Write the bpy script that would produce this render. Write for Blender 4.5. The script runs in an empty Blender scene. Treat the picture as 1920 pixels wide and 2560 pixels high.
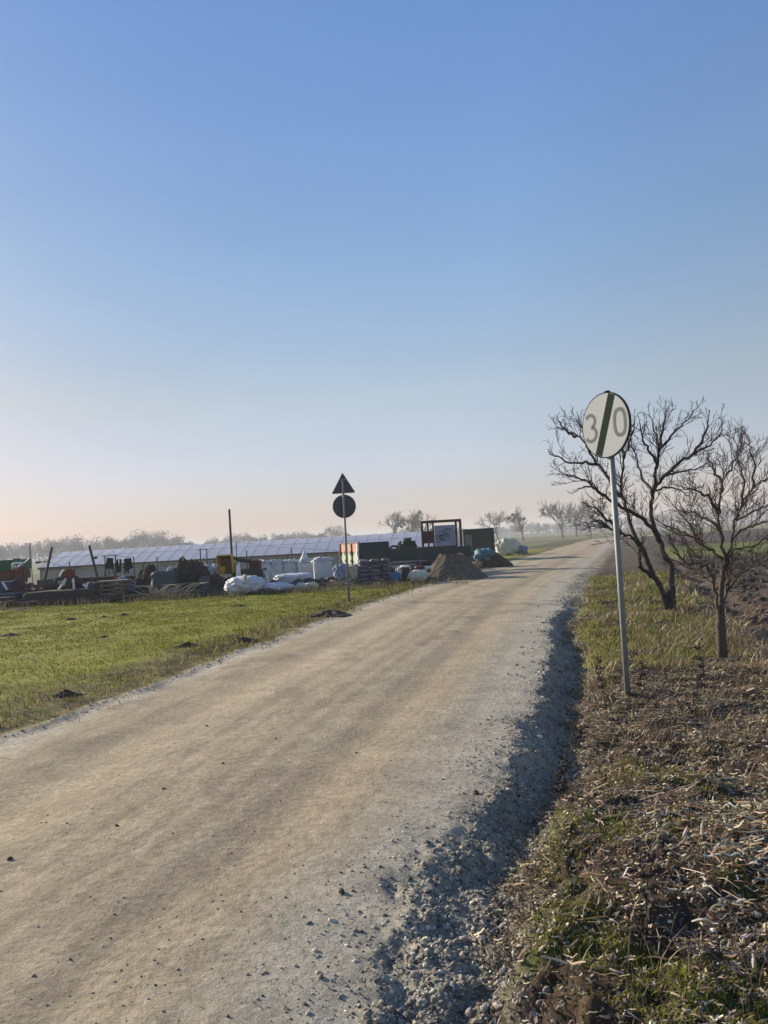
import bpy, math, numpy as np
from mathutils import Vector, Matrix, Euler
R = math.radians
SC = bpy.context.scene
COL = SC.collection
rng = np.random.default_rng(11)

# ------------------------------------------------------------------ camera
CAM_H, PITCH, ROLL = 1.5, R(2.17), R(3.2)
cam_d = bpy.data.cameras.new("camera"); cam = bpy.data.objects.new("camera", cam_d); COL.objects.link(cam)
cam_d.sensor_fit = 'AUTO'; cam_d.sensor_width = 36.0; cam_d.lens = 36.0 * 1848.0 / 2560.0
cam_d.clip_start = 0.05; cam_d.clip_end = 9000
cam.matrix_world = Matrix.Translation((0, 0, CAM_H)) @ Matrix.Rotation(R(90) + PITCH, 4, 'X') @ Matrix.Rotation(-ROLL, 4, 'Z')
SC.camera = cam

# ------------------------------------------------------------------ sky and sun
SUN_AZ, SUN_EL = R(-54), R(19)          # azimuth from +Y towards +X
W = bpy.data.worlds.new("World"); SC.world = W; W.use_nodes = True
nt = W.node_tree; nt.nodes.clear()
out = nt.nodes.new('ShaderNodeOutputWorld'); bg = nt.nodes.new('ShaderNodeBackground')
sky = nt.nodes.new('ShaderNodeTexSky'); sky.sky_type = 'NISHITA'; sky.sun_disc = False
sky.sun_elevation = SUN_EL; sky.sun_rotation = SUN_AZ
sky.air_density = 1.0; sky.dust_density = 0.4; sky.ozone_density = 2.0; sky.altitude = 0
bg.inputs[1].default_value = 0.135
tint = nt.nodes.new('ShaderNodeMix'); tint.data_type = 'RGBA'; tint.blend_type = 'MULTIPLY'; tint.inputs[0].default_value = 1.0
geo = nt.nodes.new('ShaderNodeTexCoord'); sep = nt.nodes.new('ShaderNodeSeparateXYZ'); ramp = nt.nodes.new('ShaderNodeValToRGB')
nt.links.new(geo.outputs['Generated'], sep.inputs[0]); nt.links.new(sep.outputs[2], ramp.inputs[0])
for k, (p_, c_) in enumerate([(0.0, (.345, .278, .36)), (.10, (.555, .455, .49)), (.19, (.69, .56, .50)), (.36, (.665, .675, .685)), (.58, (.61, .71, .86)), (1.0, (.55, .67, .84))]):
    el = ramp.color_ramp.elements[0] if k == 0 else ramp.color_ramp.elements[-1] if k == 5 else ramp.color_ramp.elements.new(p_)
    el.position = p_; el.color = (*c_, 1)
dt = nt.nodes.new('ShaderNodeVectorMath'); dt.operation = 'DOT_PRODUCT'; nt.links.new(geo.outputs['Generated'], dt.inputs[0]); dt.inputs[1].default_value = (math.sin(SUN_AZ) * math.cos(SUN_EL), math.cos(SUN_AZ) * math.cos(SUN_EL), math.sin(SUN_EL))
mrs = nt.nodes.new('ShaderNodeMapRange'); mrs.inputs[1].default_value = .5; mrs.inputs[2].default_value = 1.0; mrs.inputs[3].default_value = 1.0; mrs.inputs[4].default_value = .61; nt.links.new(dt.outputs['Value'], mrs.inputs[0])
tn = nt.nodes.new('ShaderNodeMix'); tn.data_type = 'RGBA'; tn.blend_type = 'MULTIPLY'; tn.inputs[0].default_value = 1.0
vn = nt.nodes.new('ShaderNodeTexNoise'); vn.inputs['Scale'].default_value = 2.2; vn.inputs['Detail'].default_value = 3; vmp = nt.nodes.new('ShaderNodeMapping'); vmp.inputs['Scale'].default_value = (1, 1, 4); nt.links.new(geo.outputs['Generated'], vmp.inputs[0]); nt.links.new(vmp.outputs[0], vn.inputs[0])
vm = nt.nodes.new('ShaderNodeMapRange'); vm.inputs[1].default_value = .3; vm.inputs[2].default_value = .7; vm.inputs[3].default_value = .975; vm.inputs[4].default_value = 1.03; nt.links.new(vn.outputs['Fac'], vm.inputs[0])
v2 = nt.nodes.new('ShaderNodeMix'); v2.data_type = 'RGBA'; v2.blend_type = 'MULTIPLY'; v2.inputs[0].default_value = 1.0; nt.links.new(ramp.outputs[0], v2.inputs[6]); nt.links.new(vm.outputs[0], v2.inputs[7])
nt.links.new(v2.outputs[2], tn.inputs[6]); nt.links.new(mrs.outputs[0], tn.inputs[7])
nt.links.new(tn.outputs[2], tint.inputs[7])
nt.links.new(sky.outputs[0], tint.inputs[6]); nt.links.new(tint.outputs[2], bg.inputs[0]); nt.links.new(bg.outputs[0], out.inputs[0])
sd = bpy.data.lights.new("sun", 'SUN'); sd.energy = 4.6; sd.angle = R(0.55); sd.color = (1.0, 0.88, 0.70)
sun = bpy.data.objects.new("sun", sd); COL.objects.link(sun)
sdir = Vector((math.sin(SUN_AZ) * math.cos(SUN_EL), math.cos(SUN_AZ) * math.cos(SUN_EL), math.sin(SUN_EL)))
sun.rotation_euler = sdir.to_track_quat('Z', 'Y').to_euler(); sun.location = sdir * 60
SC.view_settings.view_transform = 'Standard'; SC.view_settings.look = 'None'
SC.view_settings.exposure = 0.9; SC.view_settings.gamma = 1.0
SC.cycles.max_bounces = 6; SC.cycles.volume_bounces = 1; SC.cycles.transparent_max_bounces = 8

def at(u, v, D):
    """surveying aid: world point seen in direction (u, v) at ground distance D"""
    x, y = u - 960, -(v - 1280)
    c, s = math.cos(-ROLL), math.sin(-ROLL)
    X, Y = c * x - s * y, s * x + c * y
    fy = 1848 * math.cos(PITCH) - Y * math.sin(PITCH); fz = 1848 * math.sin(PITCH) + Y * math.cos(PITCH)
    return np.array([X * D / fy, D, CAM_H + fz * D / fy])

# ------------------------------------------------------------------ noise and terrain
def _h(ix, iy, seed):
    n = (ix.astype(np.int64) * 374761393 + iy.astype(np.int64) * 668265263 + seed * 974634777) & 0xffffffff
    n = ((n ^ (n >> 13)) * 1274126177) & 0xffffffff
    n = ((n ^ (n >> 16)) * 2246822519) & 0xffffffff
    return ((n ^ (n >> 15)) & 0xffff) / 65535.0
def vnoise(x, y, seed=0):
    x = np.asarray(x, float); y = np.asarray(y, float)
    ix, iy = np.floor(x), np.floor(y); fx, fy = x - ix, y - iy
    fx = fx * fx * (3 - 2 * fx); fy = fy * fy * (3 - 2 * fy)
    a = _h(ix, iy, seed); b = _h(ix + 1, iy, seed); c = _h(ix, iy + 1, seed); d = _h(ix + 1, iy + 1, seed)
    return (a * (1 - fx) + b * fx) * (1 - fy) + (c * (1 - fx) + d * fx) * fy
def fbm(x, y, s=1.0, o=4, seed=0, g=0.5):
    t = 0; a = 1; n = 0; f = 1 / s
    for k in range(o):
        t = t + a * vnoise(np.asarray(x) * f + 17.3 * k, np.asarray(y) * f - 9.1 * k, seed + k); n += a; a *= g; f *= 2.03
    return t / n
def ss(a, b, x):
    t = np.clip((np.asarray(x, float) - a) / (b - a), 0, 1); return t * t * (3 - 2 * t)
LY = [-6, 2, 5.87, 7.2, 8.7, 10.6, 14.4, 18.6, 22.6, 27.7, 36, 50, 76, 106, 118, 128, 400]
LX = [-4.4, -3.75, -3.3, -3.0, -2.62, -2.1, -1.2, -0.12, 1.09, 2.7, 5.5, 10.4, 19.3, 30.0, 42, 90, 2600]
RY = [-6, 2.0, 2.84, 3.32, 3.71, 4.25, 4.97, 6, 7.2, 9, 12, 16, 22, 28, 46, 98, 108, 118, 400]
RX = [-0.7, -0.16, -0.06, 0.12, 0.33, 0.55, 0.79, 1.08, 1.40, 1.86, 2.6, 3.72, 5.6, 7.6, 13.6, 31, 42, 95, 2800]
def edgeL(y): return np.interp(y, LY, LX)
def edgeR(y): return np.interp(y, RY, RX)
def jag(x, y): return (fbm(x, y, 0.75, 3, 41) - 0.5) * 0.34 + (fbm(x, y, 0.16, 3, 44) - 0.5) * 0.16
def wn(x, y): return .60 + .85 * fbm(x, y, .42, 3, 99)
def dR(x, y): return x - edgeR(y) + jag(x, y)
def dL(x, y): return edgeL(y) - x + (fbm(x, y, 0.7, 3, 47) - 0.5) * 0.35
TREE_LINE_Y = [-6, 2, 8.36, 12.5, 22, 60, 400]; TREE_LINE_X = [1.9, 2.6, 4.35, 5.5, 8.6, 21, 150]
def dP(x, y): return x - np.interp(y, TREE_LINE_Y, TREE_LINE_X) + (fbm(x, y, 1.2, 3, 52) - 0.5) * 0.7
def height(x, y):
    x = np.asarray(x, float); y = np.asarray(y, float)
    r = np.hypot(x, y); near = 1 - ss(25, 60, r)
    a, b, p = dR(x, y), dL(x, y), dP(x, y)
    z = np.zeros_like(x + y)
    onroad = (1 - ss(-0.05, 0.25, a)) * (1 - ss(-0.1, 0.3, b))
    s = np.clip((x - edgeL(y)) / np.maximum(edgeR(y) - edgeL(y), 0.1), 0, 1)
    rut = -0.022 * np.exp(-((s - 0.27) / 0.07) ** 2) - 0.022 * np.exp(-((s - 0.72) / 0.07) ** 2)
    z += onroad * (0.03 * (1 - (2 * s - 1) ** 2) + rut + (fbm(x, y, 0.9, 4, 3) - 0.5) * 0.035)
    # eroded right edge: lip, hollow, verge
    w = (0.20 + 0.08 * (1 - ss(2.6, 4.4, y))) * wn(x, y)
    depth = (0.17 + 0.06 * (fbm(x, y, 1.3, 2, 5) - 0.5)) * (1 - 0.8 * (1 - ss(2.7, 5.0, y))) * (1 - 0.97 * ss(9, 18, y))
    z += -depth * ss(0, 1, a / w) + 0.13 * ss(0.30, 0.66, a / wn(x, y)) * (1 - .75 * ss(9, 18, y)) + (fbm(x, y, .5, 3, 57) - .5) * .16 * ss(10, 16, y) * near * np.exp(-((a - .5) / .6) ** 2)
    # gullies in the near gravel shoulder
    gl = np.exp(-((a + 0.05 + 0.12 * np.sin(y * 2.1)) / 0.05) ** 2) + 0.8 * np.exp(-((a - 0.36 - 0.08 * np.sin(y * 2.7 + 1)) / 0.055) ** 2)
    z += -0.024 * gl * (1 - ss(3.0, 3.9, y)) * ss(.38, .58, fbm(x, y, .35, 2, 77))
    z += (fbm(x, y, 0.22, 3, 66) - .5) * .05 * np.exp(-((a - .2) / .35) ** 2) * near
    vr = ss(0.35, 0.9, a) * near
    z += (1 - ss(6, 10, y)) * near * ss(.3, .7, a) * (fbm(x, y, .10, 3, 12) - .5) * .085
    z += (1 - ss(4.2, 6, y)) * near * ss(-.22, .0, a) * (1 - ss(.6, .9, a)) * (np.abs(fbm(x, y, .11, 3, 18) - .5) * .10 - .012)
    z += vr * ((fbm(x, y, 0.35, 4, 8) - 0.5) * 0.11 + (fbm(x, y, 1.6, 2, 9) - 0.5) * 0.10)
    # shallow ditch then ploughed field
    z += -0.16 * np.exp(-((p - 0.35) / 0.28) ** 2) * near * ss(0.3, 1, a)
    pl = ss(0.4, 0.9, p)
    z += pl * ((np.abs(fbm(x, y, 0.55, 3, 21) - 0.5) * 0.42 - 0.06) * (1 - ss(40, 90, r)))
    # left grass
    gr = ss(0.0, 0.5, b)
    z += gr * near * (0.02 + (fbm(x, y, 0.8, 4, 14) - 0.5) * 0.07)
    z += 0.045 * np.exp(-((b - 0.05) / 0.09) ** 2) * near * fbm(x, y, 0.3, 2, 33)
    # the yard behind sinks towards the greenhouse
    z += -1.0 * ss(31, 46, y) * ss(4, 9, b)
    z += (fbm(x, y, 60, 2, 61) - 0.5) * 0.9 * ss(110, 400, r)
    return z

# ------------------------------------------------------------------ materials
def mat(name, col, rough=0.8, var=0.25, scale=8.0, bump=0.15, metal=0.0, bscale=None, col2=None, trans=None, attr=None, spec=0.3, dirt=None, sub=0.0):
    m = bpy.data.materials.new(name); m.use_nodes = True; t = m.node_tree; L = t.links
    b = t.nodes['Principled BSDF']; b.inputs['Roughness'].default_value = rough; b.inputs['Metallic'].default_value = metal
    b.inputs['Specular IOR Level'].default_value = spec
    tc = t.nodes.new('ShaderNodeTexCoord'); n = t.nodes.new('ShaderNodeTexNoise')
    n.inputs['Scale'].default_value = scale; n.inputs['Detail'].default_value = 8; n.inputs['Roughness'].default_value = 0.65
    L.new(tc.outputs['Object'], n.inputs['Vector'])
    mr = t.nodes.new('ShaderNodeMapRange'); mr.inputs[1].default_value = 0.3; mr.inputs[2].default_value = 0.7
    mr.inputs[3].default_value = 1 - var; mr.inputs[4].default_value = 1 + var; L.new(n.outputs['Fac'], mr.inputs[0])
    mx = t.nodes.new('ShaderNodeMix'); mx.data_type = 'RGBA'; mx.blend_type = 'MULTIPLY'; mx.inputs[0].default_value = 1
    L.new(mr.outputs[0], mx.inputs[7])
    if attr:
        a = t.nodes.new('ShaderNodeAttribute'); a.attribute_name = attr; L.new(a.outputs['Color'], mx.inputs[6])
    else: mx.inputs[6].default_value = (*col, 1)
    last = mx.outputs[2]
    if dirt:
        n2 = t.nodes.new('ShaderNodeTexNoise'); n2.inputs['Scale'].default_value = scale * 0.37; n2.inputs['Detail'].default_value = 6
        L.new(tc.outputs['Object'], n2.inputs['Vector'])
        m2 = t.nodes.new('ShaderNodeMapRange'); m2.inputs[1].default_value = 0.5; m2.inputs[2].default_value = 0.68; L.new(n2.outputs['Fac'], m2.inputs[0])
        d = t.nodes.new('ShaderNodeMix'); d.data_type = 'RGBA'; L.new(m2.outputs[0], d.inputs[0]); L.new(last, d.inputs[6]); d.inputs[7].default_value = (*dirt, 1)
        last = d.outputs[2]
    L.new(last, b.inputs['Base Color'])
    if bump:
        nb = t.nodes.new('ShaderNodeTexNoise'); nb.inputs['Scale'].default_value = bscale or scale * 3; nb.inputs['Detail'].default_value = 8
        L.new(tc.outputs['Object'], nb.inputs['Vector'])
        bp = t.nodes.new('ShaderNodeBump'); bp.inputs['Strength'].default_value = bump; bp.inputs['Distance'].default_value = 0.02
        L.new(nb.outputs['Fac'], bp.inputs['Height']); L.new(bp.outputs[0], b.inputs['Normal'])
    if sub:
        b.inputs['Subsurface Weight'].default_value = 0
        ad = t.nodes.new('ShaderNodeMixShader'); tr = t.nodes.new('ShaderNodeBsdfTranslucent'); ad.inputs[0].default_value = sub
        L.new(last, tr.inputs['Color']); L.new(b.outputs[0], ad.inputs[1]); L.new(tr.outputs[0], ad.inputs[2])
        L.new(ad.outputs[0], t.nodes['Material Output'].inputs['Surface'])
    return m

def ground_mat():
    m = bpy.data.materials.new('earth'); m.use_nodes = True; t = m.node_tree; L = t.links
    b = t.nodes['Principled BSDF']; b.inputs['Roughness'].default_value = 0.95; b.inputs['Specular IOR Level'].default_value = 0.12
    tc = t.nodes.new('ShaderNodeTexCoord'); a = t.nodes.new('ShaderNodeAttribute'); a.attribute_name = 'albedo'
    last = a.outputs['Color']; hs = []
    for sc_, lo, hi, det in ((3.0, 0.84, 1.16, 6), (22.0, 0.74, 1.24, 8), (110.0, 0.74, 1.24, 6)):
        n = t.nodes.new('ShaderNodeTexNoise'); n.inputs['Scale'].default_value = sc_; n.inputs['Detail'].default_value = det; n.inputs['Roughness'].default_value = 0.7
        L.new(tc.outputs['Object'], n.inputs['Vector'])
        mr = t.nodes.new('ShaderNodeMapRange'); mr.inputs[1].default_value = 0.33; mr.inputs[2].default_value = 0.67; mr.inputs[3].default_value = lo; mr.inputs[4].default_value = hi
        L.new(n.outputs['Fac'], mr.inputs[0])
        mx = t.nodes.new('ShaderNodeMix'); mx.data_type = 'RGBA'; mx.blend_type = 'MULTIPLY'; mx.inputs[0].default_value = 1
        L.new(last, mx.inputs[6]); L.new(mr.outputs[0], mx.inputs[7]); last = mx.outputs[2]; hs.append(n)
    L.new(last, b.inputs['Base Color'])
    b1 = t.nodes.new('ShaderNodeBump'); b1.inputs['Strength'].default_value = 0.55; b1.inputs['Distance'].default_value = 0.03; L.new(hs[1].outputs['Fac'], b1.inputs['Height'])
    b2 = t.nodes.new('ShaderNodeBump'); b2.inputs['Strength'].default_value = 0.32; b2.inputs['Distance'].default_value = 0.006; L.new(hs[2].outputs['Fac'], b2.inputs['Height'])
    L.new(b1.outputs[0], b2.inputs['Normal']); L.new(b2.outputs[0], b.inputs['Normal'])
    return m

M = dict(
    earth=ground_mat(),
    stone=mat('stone', (1, 1, 1), 0.85, 0.22, 60, 0.3, attr='albedo'),
    blade=mat('blade', (1, 1, 1), 0.85, 0.15, 5, 0, attr='albedo', sub=0.35, spec=.05),
    straw=mat('straw', (1, 1, 1), 0.85, 0.3, 40, 0, attr='albedo', sub=0.15, spec=.08),
    bark=mat('bark', (0.038, 0.031, 0.026), 0.9, 0.4, 25, 0.8, bscale=60),
    bark2=mat('pale_bark', (0.08, 0.063, 0.05), 0.9, 0.4, 25, 0.8, bscale=60),
    twig=mat('twig', (0.026, 0.021, 0.018), 0.85, 0.3, 10, 0),
    twig2=mat('reddish_twig', (0.048, 0.033, 0.028), 0.8, 0.3, 10, 0),
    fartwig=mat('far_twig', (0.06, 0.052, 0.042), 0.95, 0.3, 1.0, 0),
    galv=mat('galvanised_steel', (0.22, 0.23, 0.23), 0.6, 0.15, 12, 0.03, metal=0.35),
    signwhite=mat('sign_white', (0.30, 0.318, 0.335), 0.8, 0.03, 3, 0),
    signgrey=mat('sign_grey', (0.135, 0.145, 0.145), 0.9, 0.04, 5, 0, spec=.03),
    signdark=mat('sign_dark', (0.020, 0.030, 0.025), 0.9, 0.05, 5, 0, spec=.03),
    signback=mat('sign_back', (0.065, 0.072, 0.08), 0.7, 0.15, 6, 0, metal=0.0),
    signred=mat('sign_red', (0.5, 0.03, 0.02), 0.5, 0.05, 5, 0),
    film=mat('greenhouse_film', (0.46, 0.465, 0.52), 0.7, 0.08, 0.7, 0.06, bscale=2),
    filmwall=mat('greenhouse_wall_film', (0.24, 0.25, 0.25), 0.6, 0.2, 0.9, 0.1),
    darkmetal=mat('dark_metal', (0.035, 0.037, 0.04), 0.6, 0.3, 6, 0.1, dirt=(0.06, 0.035, 0.02)),
    rust=mat('rust', (0.13, 0.055, 0.03), 0.85, 0.4, 8, 0.3),
    redpaint=mat('red_paint', (0.15, 0.027, 0.024), 0.55, 0.25, 5, 0.1, dirt=(0.07, 0.03, 0.02)),
    redframe=mat('red_frame_paint', (0.055, 0.014, 0.016), 0.6, 0.25, 5, 0.1),
    bluepaint=mat('blue_paint', (0.025, 0.055, 0.12), 0.55, 0.3, 5, 0.1, dirt=(0.07, 0.05, 0.035)),
    greenpaint=mat('green_paint', (0.02, 0.13, 0.055), 0.6, 0.2, 4, 0.08),
    yellow=mat('yellow_paint', (0.55, 0.31, 0.03), 0.5, 0.15, 8, 0.1),
    rustyellow=mat('rusty_yellow', (0.16, 0.10, 0.03), 0.8, 0.4, 8, 0.3),
    whitepaint=mat('white_paint', (0.72, 0.71, 0.68), 0.6, 0.1, 6, 0.1),
    bag=mat('white_woven_bag', (0.50, 0.515, 0.53), 0.65, 0.12, 5, 0.5, bscale=9),
    cream=mat('cream_bag', (0.50, 0.48, 0.38), 0.65, 0.15, 6, 0.35, bscale=14),
    sack=mat('grey_sack', (0.115, 0.105, 0.135), 0.6, 0.25, 12, 0.3),
    sackline=mat('wrap_net', (0.06, 0.055, 0.07), 0.7, 0.2, 12, 0.1),
    tarpblue=mat('blue_tarpaulin', (0.03, 0.12, 0.21), 0.45, 0.2, 6, 0.3, bscale=10),
    tarpteal=mat('teal_tarpaulin', (0.05, 0.15, 0.19), 0.45, 0.25, 6, 0.3, bscale=10),
    tarpgrey=mat('grey_green_tarpaulin', (0.05, 0.062, 0.068), 0.6, 0.25, 4, 0.5, bscale=9),
    tarppale=mat('pale_blue_cloth', (0.20, 0.25, 0.33), 0.7, 0.15, 6, 0.3),
    cloth=mat('black_cloth', (0.012, 0.013, 0.014), 0.9, 0.3, 14, 0.2),
    wood=mat('grey_wood', (0.15, 0.125, 0.10), 0.9, 0.35, 10, 0.4),
    woodpale=mat('pale_dead_wood', (0.34, 0.29, 0.215), 0.9, 0.3, 10, 0.4),
    pallet=mat('pallet_wood', (0.095, 0.095, 0.09), 0.9, 0.3, 10, 0.3),
    salmon=mat('faded_red_board', (0.46, 0.25, 0.18), 0.8, 0.2, 9, 0.2),
    palegreen=mat('faded_green_board', (0.38, 0.47, 0.33), 0.8, 0.18, 9, 0.2),
    darkgreen=mat('dark_green_board', (0.020, 0.040, 0.035), 0.7, 0.25, 3, 0.2),
    contgreen=mat('container_green', (0.026, 0.036, 0.036), 0.6, 0.2, 2, 0.1),
    soilpile=mat('soil_heap', (0.095, 0.078, 0.058), 1.0, 0.5, 7, .6, bscale=14),
    darksoil=mat('dark_soil', (0.045, 0.035, 0.027), 1.0, 0.4, 9, 1.0, bscale=20),
    rubber=mat('rubber', (0.015, 0.015, 0.016), 0.85, 0.2, 12, 0.2),
    brush=mat('brushwood', (0.038, 0.030, 0.024), 0.95, 0.5, 6, 0.6),
    wire=mat('wire', (0.04, 0.04, 0.045), 0.5, 0.1, 6, 0),
    sheet=mat('pale_sheet', (0.30, 0.34, 0.42), 0.5, 0.15, 4, 0.2),
    mistle=mat('mistletoe', (0.06, 0.07, 0.035), 0.9, 0.4, 1.5, 0),
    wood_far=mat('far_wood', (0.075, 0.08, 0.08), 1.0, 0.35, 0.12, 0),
)

# ------------------------------------------------------------------ mesh helpers
def mesh_obj(name, V, F, m, parent=None, col=None, smooth=False, loc=None):
    """F: list of faces or an int array (n,3)/(n,4)"""
    me = bpy.data.meshes.new(name); V = np.asarray(V, np.float32)
    if isinstance(F, np.ndarray):
        k = F.shape[1]; me.vertices.add(len(V)); me.vertices.foreach_set('co', V.ravel())
        me.loops.add(F.size); me.loops.foreach_set('vertex_index', F.astype(np.int32).ravel())
        me.polygons.add(len(F)); me.polygons.foreach_set('loop_start', np.arange(0, F.size, k, dtype=np.int32))
        me.polygons.foreach_set('loop_total', np.full(len(F), k, np.int32)); me.update(calc_edges=True)
    else:
        me.from_pydata(V.tolist(), [], F)
    if smooth: me.polygons.foreach_set('use_smooth', np.ones(len(me.polygons), bool))
    if col is not None:
        a = me.color_attributes.new('albedo', 'FLOAT_COLOR', 'POINT'); c = np.ones((len(V), 4), np.float32); c[:, :3] = col
        a.data.foreach_set('color', c.ravel())
    me.materials.append(m); me.validate(); me.update()
    o = bpy.data.objects.new(name, me); COL.objects.link(o)
    if loc is not None: o.location = loc
    if parent: o.parent = parent
    return o
def tag(o, label=None, cat=None, group=None, kind=None):
    if label: o['label'] = label
    if cat: o['category'] = cat
    if group: o['group'] = group
    if kind: o['kind'] = kind
    return o
def thing(name, label, cat, loc=(0, 0, 0), rz=0.0, group=None):
    o = bpy.data.objects.new(name, None); COL.objects.link(o); o.location = [float(q) for q in loc]; o.rotation_euler = (0, 0, rz)
    return tag(o, label, cat, group)
def gz(x, y): return float(height(np.array([x]), np.array([y]))[0])

class MB:
    def __init__(s): s.V = []; s.F = []; s.n = 0
    def add(s, V, F):
        V = np.asarray(V, float); s.V.append(V); s.F += [[i + s.n for i in f] for f in F]; s.n += len(V); return s
    def box(s, c, size, rot=(0, 0, 0), ch=0.0):
        h = np.array(size, float) / 2; V = np.array([[x, y, z] for x in (-1, 1) for y in (-1, 1) for z in (-1, 1)], float) * h
        V = V @ np.array(Euler(rot).to_matrix()).T + np.array(c)
        return s.add(V, [(0, 1, 3, 2), (4, 6, 7, 5), (0, 4, 5, 1), (2, 3, 7, 6), (0, 2, 6, 4), (1, 5, 7, 3)])
    def path(s, P, r, n=6, cap=True):
        P = np.asarray(P, float); r = np.broadcast_to(np.asarray(r, float), (len(P),))
        T = np.gradient(P, axis=0); T /= np.linalg.norm(T, axis=1)[:, None] + 1e-9
        up = np.array([0.13, 0.31, 0.94]) if abs(T[0][2]) < 0.9 else np.array([1., 0.1, 0])
        V = []
        for p, t, q in zip(P, T, r):
            a = np.cross(t, up); a /= np.linalg.norm(a) + 1e-9; b = np.cross(t, a)
            for k in range(n):
                w = 2 * math.pi * k / n; V.append(p + q * (math.cos(w) * a + math.sin(w) * b))
        F = [(i * n + k, i * n + (k + 1) % n, (i + 1) * n + (k + 1) % n, (i + 1) * n + k) for i in range(len(P) - 1) for k in range(n)]
        if cap: F += [tuple(range(n))[::-1], tuple(range((len(P) - 1) * n, len(P) * n))]
        return s.add(V, F)
    def tube(s, a, b, r, n=8): return s.path([a, b], r, n)
    def blob(s, c, size, e=0.8, amp=0.08, seed=0, nu=28, nv=16, fr=2.5, flat=0.0):
        """rounded lumpy body: superellipsoid with wrinkles, base flattened when flat is set"""
        u = np.linspace(0, 2 * math.pi, nu, endpoint=False); v = np.linspace(-math.pi / 2, math.pi / 2, nv)
        U, Vv = np.meshgrid(u, v)
        pw = lambda q: np.sign(q) * np.abs(q) ** e
        x = pw(np.cos(Vv)) * pw(np.cos(U)); y = pw(np.cos(Vv)) * pw(np.sin(U)); z = pw(np.sin(Vv))
        k = 1 + amp * 2 * (fbm(x * fr + z * 1.7 + seed, y * fr - z * 1.3, 1, 3, seed) - 0.5) + amp * 0.8 * (fbm(x * fr * 3 + seed, z * fr * 3 + y * 2, 1, 2, seed + 5) - 0.5)
        k = k + amp * 1.1 * (.25 - np.abs(fbm(x * fr * 1.6 + y * 1.1 + seed, z * fr * 1.6 - y * 1.3 + seed, 1, 3, seed + 9) - .5))
        if flat: z = np.maximum(z, -flat)
        V = np.stack([x * k * size[0] / 2 + c[0], y * k * size[1] / 2 + c[1], z * k * size[2] / 2 + c[2]], -1).reshape(-1, 3)
        F = [(i * nu + j, i * nu + (j + 1) % nu, (i + 1) * nu + (j + 1) % nu, (i + 1) * nu + j) for i in range(nv - 1) for j in range(nu)]
        return s.add(V, F)
    def build(s, name, m, parent=None, smooth=False, loc=None):
        return mesh_obj(name, np.concatenate(s.V), s.F, m, parent, smooth=smooth, loc=loc)

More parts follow.
